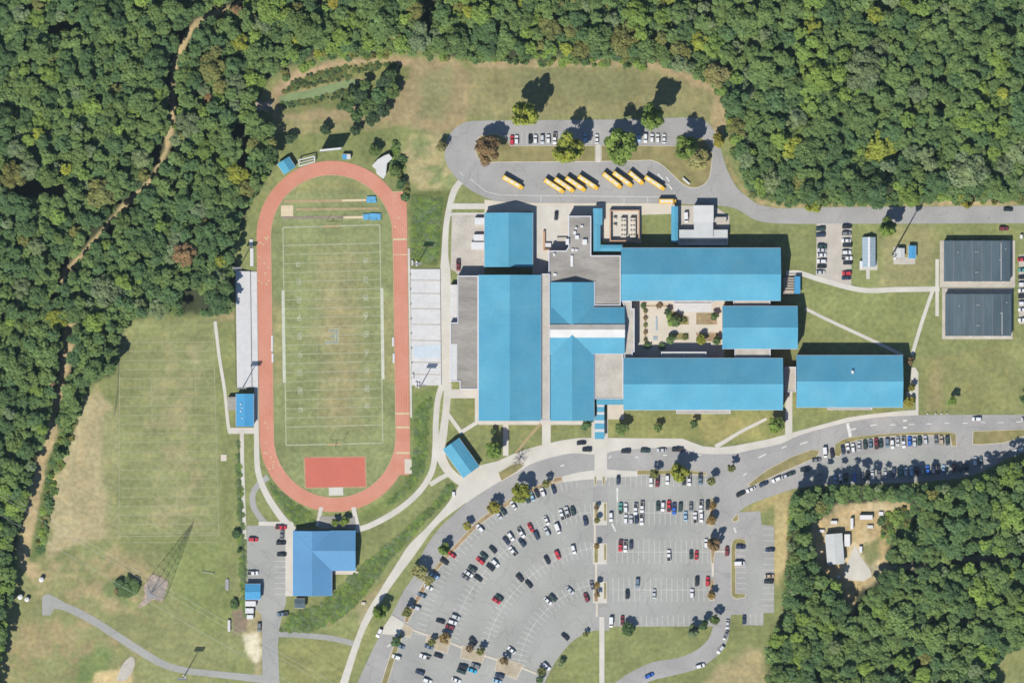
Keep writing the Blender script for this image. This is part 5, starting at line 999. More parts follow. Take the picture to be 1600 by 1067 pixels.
row('in the east lot\'s second row', [(969.5, 794, 'teal', 'pickup'), (977.5, 793.5, 'white', 'SUV'), (993, 795, 'white', 'pickup'), (1003, 792, 'white', 'pickup'), (1028, 790.5, 'dark green', 'SUV'), (1035.5, 791, 'white', 'SUV'), (1045, 790.5, 'red', 'pickup'), (1053, 795, 'blue', 'pickup'), (1062.8, 792.5, 'dark green', 'SUV'), (1079.5, 792, 'grey', 'sedan'), (1095, 791, 'white', 'pickup'), (1105.5, 789, 'black', 'SUV')], GE)
row('in the east lot\'s third row', [(954.5, 807, 'white', 'SUV'), (977.5, 811, 'white', 'SUV'), (985.8, 812, 'silver', 'SUV'), (994.4, 810.5, 'navy', 'SUV'), (1002.3, 811, 'white', 'pickup'), (1071, 806, 'light blue', 'sedan'), (1086, 808.5, 'white', 'pickup'), (1095.7, 808, 'white', 'SUV')], GE)
row('in the east lot\'s middle rows', [(969.4, 852.5, 'red', 'pickup'), (977, 853.5, 'white', 'pickup'), (986, 851, 'navy', 'sedan'), (1103, 849, 'white', 'SUV'), (1044.8, 867.5, 'white', 'pickup'), (1079.8, 866, 'dark green', 'sedan'), (1088, 867, 'red', 'sedan')], GE)
row('in the east lot\'s lower rows', [(996, 910, 'steel blue', 'SUV'), (980, 928, 'black', 'SUV'), (1022, 927, 'silver', 'sedan'), (1088.8, 908, 'black', 'SUV'), (1105.6, 908, 'red', 'SUV'), (1081, 927, 'white', 'SUV')], GE)
row('at the east lot\'s bottom kerb', [(954.8, 971.5, 'white', 'van'), (972.5, 968.5, 'maroon', 'sedan')], GE)
row('in the small side lot right of the east car park', [(1157, 854, 'navy', 'SUV'), (1155.5, 879.5, 'white', 'van'), (1203, 858.7, 'navy', 'sedan'), (1202.3, 899.5, 'tan', 'sedan'), (1200.9, 908.3, 'black', 'SUV')], GE, lambda x, y: 0, 'y')
row('at the foot of the small side lot', [(1162.6, 967.7, 'navy', 'sedan')], GE)
row('on the exit lane right of the east car park', [(1135.7, 861, 'maroon', 'SUV', 90), (1136.4, 975, 'silver', 'sedan', 84), (1134, 992, 'grey', 'sedan', 68), (1126, 1014, 'silver', 'SUV', 52), (1094, 1040, 'white', 'SUV', 14), (1014.5, 1055, 'blue', 'sedan', 25)], 'cars on the exit lane', None, 'y')
row('on the curved entrance road by the sandy crossing', [(592.6, 988, 'white', 'SUV', 64)], 'cars on the roads')
row('at the plaza drop-off left of the crossing', [(908.4, 692, 'black', 'sedan', 6), (917, 702.5, 'black', 'SUV', -3)], 'cars at the drop-off kerb')
row('at the drop-off kerb right of the crossing', [(977.8, 705, 'black', 'SUV', 0), (1008, 704, 'dark green', 'SUV', 0), (1033.5, 703, 'silver', 'sedan', 0), (1058.4, 702.3, 'black', 'pickup', 0)], 'cars at the drop-off kerb')
row('queued along the narrow median of the side road', [(1157, 771.5, 'black', 'SUV', 28), (1173, 764.5, 'white', 'sedan', 26), (1193, 756, 'navy', 'SUV', 24), (1213, 749, 'white', 'SUV', 24), (1228, 743.5, 'silver', 'sedan', 20), (1235.5, 740, 'dark green', 'sedan', 20), (1257.5, 733.5, 'black', 'SUV', 8), (1275.5, 718.5, 'grey', 'sedan', 5)], GF)
row('in the bay left of the sunny median row', [(1289, 706.5, 'white', 'van', 97), (1300, 708, 'black', 'SUV', 97)], GF)
row('in the sunny row below the long median', [(1317, 702.5, 'navy', 'sedan'), (1324.5, 700.5, 'white', 'pickup'), (1332.5, 700, 'white', 'SUV'), (1342, 696, 'silver', 'sedan'), (1351.5, 694.5, 'dark green', 'SUV'), (1360, 693, 'steel blue', 'sedan'), (1369, 693, 'maroon', 'pickup'), (1376.5, 692.5, 'dark green', 'sedan'), (1386, 691.5, 'steel blue', 'SUV'), (1394, 693.5, 'white', 'SUV'), (1402.5, 689.5, 'silver', 'sedan'), (1411.5, 691, 'white', 'pickup'), (1421, 689.5, 'blue', 'SUV'), (1428.5, 691.5, 'silver', 'SUV'), (1436.5, 688.5, 'dark green', 'SUV'), (1445.8, 687.5, 'silver', 'SUV'), (1462.5, 687.5, 'grey', 'sedan'), (1470.8, 688, 'tan', 'SUV'), (1480, 688, 'dark green', 'SUV')], GF, lambda x, y: 94 if x > 1340 else 98)
row('in the tree-shaded row along the wood\'s edge', [(1281, 744.5, 'grey', 'SUV'), (1305, 748, 'light blue', 'sedan'), (1313, 748, 'white', 'pickup'), (1322, 746, 'black', 'SUV'), (1335, 746, 'blue', 'SUV'), (1347, 746, 'grey', 'sedan'), (1355, 743, 'black', 'SUV'), (1363, 742, 'white', 'sedan'), (1373, 741, 'grey', 'SUV'), (1383, 740, 'silver', 'sedan'), (1396.5, 738, 'navy', 'SUV'), (1407, 737, 'teal', 'sedan'), (1415, 737, 'silver', 'SUV'), (1423.5, 736.5, 'light blue', 'SUV'), (1432, 735.5, 'black', 'sedan'), (1441, 735, 'grey', 'SUV'), (1449.5, 734, 'blue', 'sedan'), (1458, 733, 'navy', 'SUV'), (1466, 732.5, 'black', 'sedan'), (1474, 733.5, 'light blue', 'sedan'), (1490.5, 731, 'maroon', 'sedan'), (1500, 729.5, 'black', 'SUV'), (1510, 727.5, 'navy', 'sedan'), (1523, 721, 'white', 'SUV'), (1532, 720.5, 'steel blue', 'sedan')], GF, lambda x, y: 92)
row('on the road edge by the wood at far right', [(1564, 710.5, 'grey', 'sedan', 18), (1592, 703, 'white', 'SUV', 16)], GF)
row('driving on the front road', [(1526, 654.5, 'white', 'SUV', 0), (1603, 655, 'white', 'sedan', 0)], 'cars on the roads'); row('driving on the north road', [(1575, 327.5, 'black', 'sedan', 0)], 'cars on the roads')
row('parked in the bus loop\'s inner stalls', [(800, 219.5, 'red', 'SUV'), (807, 219, 'white', 'SUV'), (828.5, 218, 'black', 'SUV'), (836.5, 218.5, 'white', 'SUV'), (847, 218, 'silver', 'SUV'), (856.5, 218, 'white', 'SUV'), (866.5, 217, 'white', 'pickup'), (914, 217, 'light blue', 'SUV'), (932.5, 217.5, 'white', 'sedan'), (998.5, 215, 'light blue', 'sedan'), (1008.5, 216, 'white', 'SUV'), (1018.5, 216.5, 'white', 'SUV'), (1027.5, 217, 'white', 'SUV'), (1037.5, 217, 'white', 'sedan')], GB)
row('in the gravel lot\'s left column', [(1282, 358, 'dark green', 'SUV'), (1282, 367.5, 'navy', 'SUV'), (1284.3, 385, 'dark green', 'SUV'), (1284, 390.8, 'silver', 'sedan'), (1283.8, 398.5, 'white', 'sedan'), (1283.8, 408.3, 'white', 'SUV'), (1283.8, 416.5, 'black', 'sedan'), (1282, 425.6, 'silver', 'sedan')], GV, lambda x, y: 0, 'y')
row('in the gravel lot\'s right column', [(1323, 354.5, 'black', 'SUV'), (1322.5, 365, 'grey', 'SUV'), (1322, 376, 'white', 'sedan'), (1323.8, 383.5, 'black', 'SUV'), (1322.5, 394.4, 'white', 'SUV'), (1323, 403.6, 'white', 'pickup'), (1324.4, 410.8, 'black', 'sedan'), (1323, 427, 'red', 'SUV'), (1322, 434.5, 'navy', 'sedan')], GV, lambda x, y: 180, 'y')
row('on the grass above the upper modular block', [(1568, 357.5, 'maroon', 'SUV', 0)], GV)
row('at the frame\'s right edge beside the modular blocks', [(1597, 405.5, 'red', 'sedan'), (1598, 422, 'teal', 'sedan'), (1598, 433.5, 'black', 'sedan'), (1598, 444, 'white', 'SUV'), (1598, 454, 'white', 'sedan'), (1598, 463.5, 'black', 'SUV'), (1598, 474, 'white', 'SUV'), (1598, 484, 'white', 'sedan'), (1598, 500, 'white', 'SUV')], GV, lambda x, y: 0, 'y')
row('in the field house car park', [(439, 823.5, 'red', 'pickup', 0), (440.5, 835, 'grey', 'sedan', 86), (439, 847.8, 'black', 'SUV', 0), (439.8, 866, 'black', 'sedan', 0), (395.5, 842.5, 'red', 'SUV', 0), (395, 895, 'white', 'pickup', 0), (441.5, 959, 'steel blue', 'pickup', 4), (405, 979.5, 'grey', 'SUV', 90)], GH, None, 'y')
row('in the yard west of the gymnasium annex', [(716, 414.5, 'maroon', 'pickup', 90)], 'cars by the school yards'); row('in the paved yard behind the kitchen', [(869, 337.5, 'black', 'sedan', 86)], 'cars by the school yards'); row('in the narrow lane beside the white service building', [(1072, 340, 'white', 'van', 92)], 'cars by the school yards')
def place_car(x, y, col, kind, ang, label, group):
    bm, gmesh, wm, wh, ex = KIND[kind]; z = 0.11
    e = empty({'sedan': 'parked_car', 'SUV': 'parked_suv', 'pickup': 'pickup_truck', 'van': 'parked_van'}[kind], X(x), Y(y), z, label, 'car' if kind in ('sedan', 'SUV') else kind, group); e.rotation_euler = (0, 0, R(ang))
    o = bpy.data.objects.new('body', bm); COL.objects.link(o); o.parent = e; o.material_slots[0].link = 'OBJECT'; o.material_slots[0].material = MATS['paint_' + col.replace(' ', '_')]
    o = bpy.data.objects.new('windows', gmesh); COL.objects.link(o); o.parent = e
    for nm, m in ex: o = bpy.data.objects.new(nm, m); COL.objects.link(o); o.parent = e
    for wx, wy in wh: o = bpy.data.objects.new('wheel', wm); COL.objects.link(o); o.parent = e; o.location = (wx, wy, .34)
cr = random.Random(3)
for phrase, cars, group, ang, axis in ROWS:
    cnt = {}
    for c in cars: cnt.setdefault((c[2], c[3]), []).append(c)
    for c in cars:
        x, y, col, kind = c[:4]; a = c[4] if len(c) > 4 else (ang(x, y) if ang else 90); a += cr.uniform(-2, 2) + (180 if cr.random() < .45 else 0)
        same = sorted(cnt[(col, kind)], key=lambda q: q[0] if axis == 'x' else q[1]); nm = {'sedan': 'car', 'SUV': 'SUV', 'pickup': 'pickup truck', 'van': 'van'}[kind]
        if len(same) == 1: lab = f'{col} {nm} {phrase}'
        else:
            lab = f'{NWORD[same.index(c)]} {col} {nm} from the {"left" if axis == "x" else "top"} {phrase}'
        place_car(x, y, col, kind, a, lab, group)
# school buses
def bus_meshes(L):
    b = MB(); h = L / 2; hood = 1.3
    loft(b, [(-h, 1.12, .5, 2.9, .2), (-h + .15, 1.2, .45, 3.0, .25), (h - hood - .3, 1.2, .45, 3.0, .25), (h - hood, 1.18, .45, 2.85, .25)]); loft(b, [(h - hood, .98, .5, 1.65, .18), (h - .2, .92, .5, 1.5, .18), (h, .8, .55, 1.3, .15)])
    r = MB(); r.box(-h + .5, -.82, 2.99, h - hood - .6, .82, 3.05)
    w = MB()
    for q in (-1, 1):
        for k in range(int((L - 3) / .85)): x = -h + .7 + k * .85; w.box(x, q * 1.2 - .02, 1.75, x + .7, q * 1.2 + .02, 2.4)
    w.box(h - hood - .02, -.95, 1.75, h - hood + .03, .95, 2.6); w.box(-h - .02, -.7, 1.8, -h + .03, .7, 2.5)
    t = MB()
    for q in (-1, 1):
        for z in (.95, 1.3, 1.6): t.box(-h + .1, q * 1.21 - .015, z, h - hood - .1, q * 1.21 + .015, z + .06)
    t.box(-h - .12, -1.15, .45, -h, 1.15, .75); t.box(h, -1.0, .4, h + .15, 1.0, .7)
    hs = MB(); hs.box(-.75, -.55, 0, .75, .55, .1); wmm = tyre_mesh(.48, .3)
    out = []
    for nm, m, mt in (('body', b, 'bus_yellow'), ('roof_panel', r, 'bus_roof'), ('windows', w, 'glass_dark'), ('trim_and_bumpers', t, 'black_trim'), ('roof_hatch', hs, 'white_box'), ('wheel', wmm, 'tyre')):
        d = m.data('bus_' + nm); d.materials.append(MATS[mt]); out.append((nm, d))
    return out, h
BUSM = {12: bus_meshes(11.6), 9: bus_meshes(9.2), 8: bus_meshes(8.6)}
BUS = [(801.5, 285.5, -30, 12, 'yellow school bus parked alone left of the others'), (866, 291, -33, 12, 'leftmost yellow school bus of the row of four'), (882, 289.5, -34, 12, 'second yellow school bus in the row of four'), (899.5, 288, -34, 12, 'third yellow school bus in the row of four'), (919, 285.5, -33, 12, 'rightmost yellow school bus of the row of four'),
       (956.5, 282.5, -38, 12, 'leftmost yellow school bus of the right-hand row'), (973, 280.5, -36, 12, 'second yellow school bus in the right-hand row'), (994, 278.5, -40, 9, 'shorter deep yellow school bus in the right-hand row'), (1023, 286.5, -33, 12, 'rightmost yellow school bus nearest the loop island'), (1043, 314.5, 0, 8, 'short yellow bus parked along the kerb by the covered walk')]
for x, y, a, k, lab in BUS:
    ms, h = BUSM[k]; e = empty('school_bus', X(x), Y(y), .1, lab, 'bus', 'school buses in the loop'); e.rotation_euler = (0, 0, R(a))
    for nm, d in ms:
        if nm == 'wheel':
            for wx in (-h + 2.6, h - 1.5):
                for wy in (-1.02, 1.02): o = bpy.data.objects.new(nm, d); COL.objects.link(o); o.parent = e; o.location = (wx, wy, .48)
        elif nm == 'roof_hatch':
            for wx in (-h * .62, -h * .12, h * .38): o = bpy.data.objects.new(nm, d); COL.objects.link(o); o.parent = e; o.location = (wx, 0, 3.05)
        else: o = bpy.data.objects.new(nm, d); COL.objects.link(o); o.parent = e
# ------------------------------------------------------------------ trees
def crown_arrays(seed, n=1150, kind='broad', sz=(.062, .125)):
    """leaf-clump quads of a crown of unit radius: lobes spread over a dome, leaves on the lobe surfaces"""
    r = np.random.default_rng(seed); nl = int(r.integers(26, 38)); lob = []
    for i in range(nl):
        a = r.uniform(0, 2 * math.pi); rho = math.sqrt(r.uniform(0.0, 1)) * 0.80; lr = r.uniform(.14, .32) * (1.2 if kind == 'full' else 1)
        top = math.sqrt(max(0, 1 - rho * rho)); z = top * r.uniform(.35, .78) - .15 + (.15 if rho < .3 else 0)
        if kind == 'full': z = top * r.uniform(-.9, .9)
        if kind == 'cone': z = (1 - rho) * 1.3 - .2; lr *= .8
        lob.append((rho * math.cos(a), rho * math.sin(a), z, lr))
    lob = np.array(lob); w = lob[:, 3] ** 2; w /= w.sum()
    ids = r.choice(nl, n, p=w); d = r.normal(size=(n, 3)); d[:, 2] = np.abs(d[:, 2]) * .9 + d[:, 2] * .15; d /= np.linalg.norm(d, axis=1)[:, None]
    P = lob[ids, :3] + d * lob[ids, 3:4] * r.uniform(.5, 1.22, (n, 1))
    N = d + np.array((0, 0, .3)) + r.normal(size=(n, 3)) * .42; N /= np.linalg.norm(N, axis=1)[:, None]
    U = np.cross(N, r.normal(size=(n, 3))); U /= np.linalg.norm(U, axis=1)[:, None]; V = np.cross(N, U)
    s = r.uniform(*sz, (n, 1)); e = r.uniform(.7, 1.4, (n, 1))
    q = np.stack([P - U * s * e - V * s * .7, P + U * s * .9 - V * s, P + U * s * e * .8 + V * s, P - U * s + V * s * .8], 1)
    return q.astype(np.float32)                      # n,4,3
def quads_mesh(name, q, mats, mi=None):
    nq = len(q); me = bpy.data.meshes.new(name); me.vertices.add(nq * 4); me.vertices.foreach_set('co', np.ascontiguousarray(q, np.float32).ravel())
    me.loops.add(nq * 4); me.loops.foreach_set('vertex_index', np.arange(nq * 4, dtype=np.int32)); me.polygons.add(nq); me.polygons.foreach_set('loop_start', np.arange(0, nq * 4, 4, dtype=np.int32))
    for m in mats: me.materials.append(m)
    if mi is not None: me.polygons.foreach_set('material_index', mi.astype(np.int32))
    me.update(); me.validate(); return me
CR = [crown_arrays(100 + i) for i in range(9)]; CRD = [crown_arrays(200 + i, 2600, 'broad', (.04, .085)) for i in range(5)]; CRF = [crown_arrays(600 + i, 2400, 'full', (.05, .1)) for i in range(4)]; CRC = [crown_arrays(300 + i, 700, 'cone') for i in range(2)]; CRU = [crown_arrays(500 + i, 150, 'broad', (.16, .27)) for i in range(3)]; CRS = [crown_arrays(400 + i, 300, 'broad', (.1, .19)) for i in range(3)]
CRM = {k: [quads_mesh('crown_' + k, q, [LM('mid green')]) for q in v] for k, v in (('broad', CR), ('full', CRF), ('dense', CRD), ('cone', CRC), ('small', CRS))}
def trunk_mesh(bare=False, seed=1):
    r = random.Random(seed); mb = MB(); mb.tube((0, 0, 0), (.01, 0, .35), .045, .033, 7); mb.tube((.01, 0, .35), (0, .01, .75), .033, .018, 6)
    for k in range(6 if not bare else 16):
        a = r.uniform(0, 6.28); z = r.uniform(.32, .62); l = r.uniform(.18, .34) * (1.5 if bare else 1)
        e = (l * math.cos(a), l * math.sin(a), z + r.uniform(.1, .3)); mb.tube((0, 0, z), e, .016, .006, 5)
        if bare:
            for j in range(5):
                b = a + r.uniform(-.9, .9); t = r.uniform(.4, 1); s = (e[0] * t, e[1] * t, z + (e[2] - z) * t); mb.tube(s, (s[0] + .16 * math.cos(b), s[1] + .16 * math.sin(b), s[2] + r.uniform(.02, .12)), .008, .003, 4)
    return mb
TRM = trunk_mesh().data('trunk'); TRM.materials.append(MATS['bark']); TRB = [trunk_mesh(True, s).data('bare_branches') for s in (2, 3)]
for t in TRB: t.materials.append(MATS['bark_grey'])
tr_ = random.Random(17)
def tree(label, px, py, rp, h, colr, group=None, kind='broad', name='tree', cat='tree', flatn=None):
    r = rp * S; e = empty(name, X(px), Y(py), 0, label, cat, group); e.rotation_euler = (0, 0, tr_.uniform(0, 6.28))
    if colr == 'bare':
        o = bpy.data.objects.new('branches', tr_.choice(TRB)); COL.objects.link(o); o.parent = e; o.scale = (r * 2.1, r * 2.1, h); return e
    hz = flatn if flatn else min(max(r * 1.05, h * .47), h * .48) if kind == 'full' else min(max(r * 1.05, h * .36), h * .48)
    if kind == 'cone': hz = h * .42
    o = bpy.data.objects.new('crown', tr_.choice(CRM[kind])); COL.objects.link(o); o.parent = e; o.location = (0, 0, max(h - hz, hz * .35)); o.scale = (r, r, hz)
    o.material_slots[0].link = 'OBJECT'; o.material_slots[0].material = LM(colr)
    t = bpy.data.objects.new('trunk', TRM); COL.objects.link(t); t.parent = e; s = max(h * 1.0, 1); t.scale = (max(r * 1.2, .8), max(r * 1.2, .8), s * .95); return e
LT = [ # landscape trees standing singly: label, x, y, radius, height, colour
    ('tall yellow-green tree on the upper verge of the bus loop', 819, 180, 20, 25, 'yellow-green'), ('rust-brown tree on the left tip of the bus loop island', 765, 236, 23, 15, 'rust'), ('yellow-green tree overhanging the island beside the cars, left of the path', 888, 234, 23, 21, 'yellow-green'),
    ('broad light green tree on the island right of the short path', 968, 231, 26, 21, 'bright green'), ('tall green tree between stalls and upper verge of the loop', 1019, 184, 20, 28, 'bright green'), ('green tree at the right end of the loop stalls', 1071, 231, 18, 19, 'bright green'), ('thin pale olive tree on the loop island\'s right corner', 1090, 250, 19, 10, 'pale olive'),
    ('golden tree at the upper right corner of the bus loop', 1122, 219, 11, 8, 'golden'), ('small olive tree on the loop road\'s left verge', 691, 230, 9, 7, 'pale olive'), ('bright green tree at the foot of the lawn below the gymnasium', 773, 702, 14, 12, 'bright green'), ('leafless grey tree on the plaza island', 811, 719, 12, 6, 'bare'),
    ('wide yellow-green tree on the bed below the plaza', 812, 770, 16, 12, 'yellow-green'), ('golden-green tree on the west lot\'s kerb bed', 772, 793, 11, 8, 'golden'), ('small dark olive tree at the top end of the kerb bed', 853, 755, 7, 7, 'olive'), ('small golden bush tree on the curved kerb bed', 730, 821, 7, 6, 'golden'), ('round bright green tree on the curved kerb bed', 695, 857, 10, 8, 'bright green'),
    ('pale olive tree leaning over the curved entrance road', 656, 893, 13, 9, 'pale olive'), ('small pale olive tree beside the parked light blue SUV', 671, 906, 8, 6, 'pale olive'), ('dark olive tree at the lower bend of the kerb bed', 636, 955, 8, 8, 'olive'), ('green tree on the walk above the sandy crossing', 595, 955, 12, 11, 'bright green'), ('dark green tree just below the sandy crossing', 618, 1002, 8, 7, 'deep green'),
    ('small olive tree on the second sandy bed', 675, 1002, 6, 5, 'olive'), ('orange-brown tree on the second sandy bed', 695, 996, 9, 6, 'orange'), ('small brown tree on the left of the third sandy bed', 734, 1012, 6.5, 5, 'rust'), ('small olive tree on the right of the third sandy bed', 751, 1016, 7, 6, 'olive'), ('brown tree on the fourth sandy bed', 788, 1031, 7.5, 6, 'rust'),
    ('dark bush tree at the grass corner by the white SUV', 846, 1048, 7, 5, 'olive'), ('dark bush tree on the bottom edge of the west lot', 843, 1061, 6, 5, 'deep green'), ('small grey-green tree on the lawn slope below the west lot', 877, 1035, 6, 4, 'grey-green'), ('small dark tree at the tip of the lawn below the west lot', 915, 990, 5, 4, 'olive'),
    ('wide yellow-green tree on the island above the east lot', 1061, 738, 14, 13, 'yellow-green'), ('small dark tree on the island above the east lot', 1022, 740, 8, 8, 'olive'), ('small olive tree at the top right corner of the east lot', 1111, 751, 7, 8, 'olive'), ('small olive tree on the road junction', 1142, 731, 7, 8, 'olive'), ('brown-olive tree on the east lot\'s right kerb', 1115, 850, 10, 10, 'rust'),
    ('orange tree on the east lot\'s right bed, lower of two', 1111, 812, 8, 6, 'orange'), ('orange tree on the east lot\'s right bed, upper of two', 1114, 790, 6, 5, 'orange'), ('small orange tree on the lowest bed right of the east lot', 1111, 929, 7, 6, 'orange'), ('grey-green tree at the lower right corner of the east lot, left one', 1083, 984, 10, 8, 'grey-green'), ('dark green tree at the lower right corner of the east lot, middle one', 1100, 975, 8, 8, 'deep green'),
    ('green tree at the lower right corner of the east lot, right one', 1116, 967, 8, 9, 'mid green'), ('dark green tree below the white van at the east lot\'s bottom', 981, 982, 11, 6, 'deep green'), ('rust shrub tree on the upper bed of the central spine', 932, 793, 4.5, 4, 'rust'), ('dark olive shrub tree on the upper bed of the central spine', 933, 812, 5, 5, 'olive'), ('orange shrub tree on the middle bed of the central spine', 932, 852, 5, 5, 'orange'),
    ('orange shrub tree on the lower bed of the central spine', 933, 913, 5, 5, 'orange'), ('brown shrub tree at the foot of the lower spine bed', 933, 928, 5, 4.5, 'rust'), ('round green tree on the lawn nearest the striped canopy', 972, 669, 11, 8, 'mid green'), ('small green tree second from the canopy on the front lawn', 1028, 668, 7.5, 6, 'mid green'), ('small dark tree on the front lawn below the shallow bay', 1084, 662, 7, 6, 'deep green'),
    ('bright green tree on the lawn left of the narrow walk', 1212, 664, 13, 9, 'bright green'), ('dark shrub tree beside the striped canopy', 915, 664, 9, 5, 'deep green'), ('small dark tree on the lawn below the gymnasium', 771, 674, 5, 4, 'deep green'), ('small golden tree on the walk right of the detached block', 1424, 605, 6, 5, 'golden'), ('small brown tree at the detached block\'s corner', 1421, 564, 7, 5, 'rust'),
    ('golden shrub tree at the detached block\'s lower corner', 1420, 628, 9, 4, 'golden'), ('small bright green tree alone on the right lawn', 1486, 627, 8, 8, 'bright green'), ('dark green tree at the frame\'s right edge on the lawn', 1599, 622, 8, 8, 'deep green'), ('green tree on the lower verge of the north road', 1386, 355, 15, 17, 'bright green'), ('yellow-green tree overhanging the north road', 1270, 321, 13, 10, 'yellow-green'),
    ('golden tree on the sandy verge of the north road', 1511, 318, 9, 8, 'golden'), ('green tree in the courtyard\'s upper left bed', 1055, 502, 9, 6, 'mid green'), ('small dark green tree at the courtyard bed\'s tip', 1043, 487, 6, 4, 'deep green'), ('yellow-green tree in the courtyard\'s lower right bed', 1095, 530, 8, 6, 'yellow-green'), ('green tree in the courtyard\'s lower left bed', 1049, 530, 8, 5, 'mid green'),
    ('dark tree against the east wing, upper of two', 1116, 494, 7, 5, 'deep green'), ('dark tree against the east wing, lower of two', 1120, 532, 7, 5, 'deep green'), ('dark round shrub tree left of three above the track', 456, 216, 10, 5, 'dark'), ('dark round shrub tree middle of three above the track', 509, 203, 9, 6, 'dark'), ('dark round shrub tree right of three above the track', 556, 204, 9, 6, 'dark'),
    ('green tree left of the white pavilion', 586, 236, 10, 7, 'mid green'), ('green tree right of the white pavilion', 618, 268, 10, 6, 'mid green'), ('bushy dark green tree behind the white pavilion', 626, 288, 9, 5, 'deep green'), ('large dark bush beside the lattice pylon', 198, 918, 19, 4, 'deep green'), ('small reddish bush beside the lattice pylon', 187, 924, 8, 3, 'rust'),
    ('left green tree behind the field house patio', 524, 816, 7, 5, 'bright green'), ('right green tree behind the field house patio', 538, 814, 8, 5, 'bright green'), ('dark bush on the fence line left of the field house lot', 369, 834, 7, 3.5, 'deep green'), ('small dark bush lower on the fence line', 374, 860, 4, 2.5, 'deep green'), ('dark bush beside the soil heap', 366, 943, 8, 2.5, 'deep green')]
for (lab, x, y, r, h, c) in LT: tree(lab, x, y, r, h, c, 'trees planted around the grounds', 'full' if h > 16 or (r >= 9 and h > r * S * 2.4) else 'small' if r < 8 else ('dense' if r > 13 else 'broad'))
PT = [(541, 166, 14), (560, 150, 14), (577, 170, 16), (592, 150, 14), (602, 128, 14), (614, 142, 13), (558, 181, 11), (583, 186, 12), (548, 151, 11), (612, 118, 10), (598, 172, 13), (570, 135, 9)]
for i, (x, y, r) in enumerate(PT): tree(f'{NWORD[i]} tree from the left in the dark clump beside the pond', x, y, r, 8, ('deep green', 'dark', 'mid green')[i % 3], 'tree clump beside the pond')
for i, y in enumerate((486, 497, 508, 519, 531)): tree(f'{NWORD[i]} brown shrub from the top in the courtyard\'s left planting strip', 1008.5, y, 3.6, 1.2, 'rust' if i % 2 else 'olive', 'courtyard shrubs', 'small', 'shrub', 'shrub')
for i, (x, y, r, c) in enumerate(((1030, 478, 5, 'rust'), (1005, 478, 5, 'deep green'), (1034, 541, 6, 'deep green'), (1012, 540, 6, 'deep green'), (1046, 495, 6, 'bright green'), (1068, 501, 5, 'olive'), (1070, 527, 5, 'olive'), (1048, 505, 6, 'bright green'))):
    tree(f'{("rust", "dark green", "shaded dark green", "dark corner", "bright green", "small olive", "lower olive", "second bright green")[i]} shrub in the {("top left bed", "top left corner", "shadowed lower bed", "lower left", "upper left bed", "upper bed tip", "lower left bed tip", "upper left bed front")[i]} of the courtyard', x, y, r, 1.6, c, 'courtyard shrubs', 'small', 'shrub', 'shrub')
# rename in left-to-right order
cl = sorted([o for o in COL.objects if o.get('group') == 'tree clump beside the pond'], key=lambda o: o.location.x)
for i, o in enumerate(cl): o['label'] = f'{NWORD[i]} tree from the left in the dark clump beside the pond'
DT = [(1040, 42, 24, 'leafless grey tree in the north wood above the bus loop, upper one'), (955, 78, 17, 'leafless grey tree at the north wood\'s edge above the bus loop, lower one'), (628, 62, 20, 'pale grey-barked leafless tree in the wood above the pond')]
for x, y, r, lab in DT: tree(lab, x, y, r, 13, 'bare', 'leafless trees')
# woods: scattered crowns of differing size
pts = []; fr = np.random.default_rng(77)
def dline(x, y, L): return float(seg_dist(np.array([x]), np.array([y]), L, False)[0])
def inn(x, y, P): return bool(inside(np.array([float(x)]), np.array([float(y)]), P)[0])
TRAILDRIVE = [(1360, 889), (1440, 884), (1530, 872), (1600, 866)]
cand = np.stack([fr.uniform(-40, 1640, 60000), fr.uniform(-40, 1110, 60000)], 1)
okN = inside(cand[:, 0], cand[:, 1], FOREST_N); okS = inside(cand[:, 0], cand[:, 1], FOREST_S) & ~inside(cand[:, 0], cand[:, 1], CLEARING)
dN = seg_dist(cand[:, 0], cand[:, 1], FOREST_N, True); dS = seg_dist(cand[:, 0], cand[:, 1], FOREST_S, True)
dT = np.minimum(seg_dist(cand[:, 0], cand[:, 1], TRAIL_N, False), seg_dist(cand[:, 0], cand[:, 1], TRAIL_S, False)); dD = seg_dist(cand[:, 0], cand[:, 1], TRAILDRIVE, False); dC = seg_dist(cand[:, 0], cand[:, 1], CLEARING, True)
cell = {}
gap = vnoise(cand[:, 0], cand[:, 1], 42, 91)
for i in range(len(cand)):
    if not (okN[i] or okS[i]): continue
    x, y = cand[i]; big = 1.18 if x > 1150 and y < 330 else (0.92 if x < 420 else 1.0)
    r = (10 + 19 * fr.random() ** 1.8) * big if i < 25000 else fr.uniform(7, 12)
    edge = dN[i] if okN[i] else min(dS[i], dC[i])
    if edge < r * .55: r = max(5.5, min(r, edge * 1.3 + 3))
    if dT[i] < r * .66 + 4 or dD[i] < r * .5 + 3: continue
    if gap[i] > .88: continue
    if okS[i] and dC[i] < r * .45 + 3: continue
    ci, cj = int(x // 40), int(y // 40); good = True
    for a in (-1, 0, 1):
        for b in (-1, 0, 1):
            for (qx, qy, qr) in cell.get((ci + a, cj + b), ()):
                if (x - qx) ** 2 + (y - qy) ** 2 < (0.66 * (r + qr)) ** 2: good = False; break
            if not good: break
        if not good: break
    if good: cell.setdefault((ci, cj), []).append((x, y, r)); pts.append((x, y, r, okN[i]))
def region(x, y):
    if y > 700: return 'the south-east wood'
    if x > 1120: return 'the north-east wood'
    if x > 430: return 'the top wood'
    if y < 270: return 'the upper west wood'
    if y < 520: return 'the west wood'
    return 'the lower west wood'
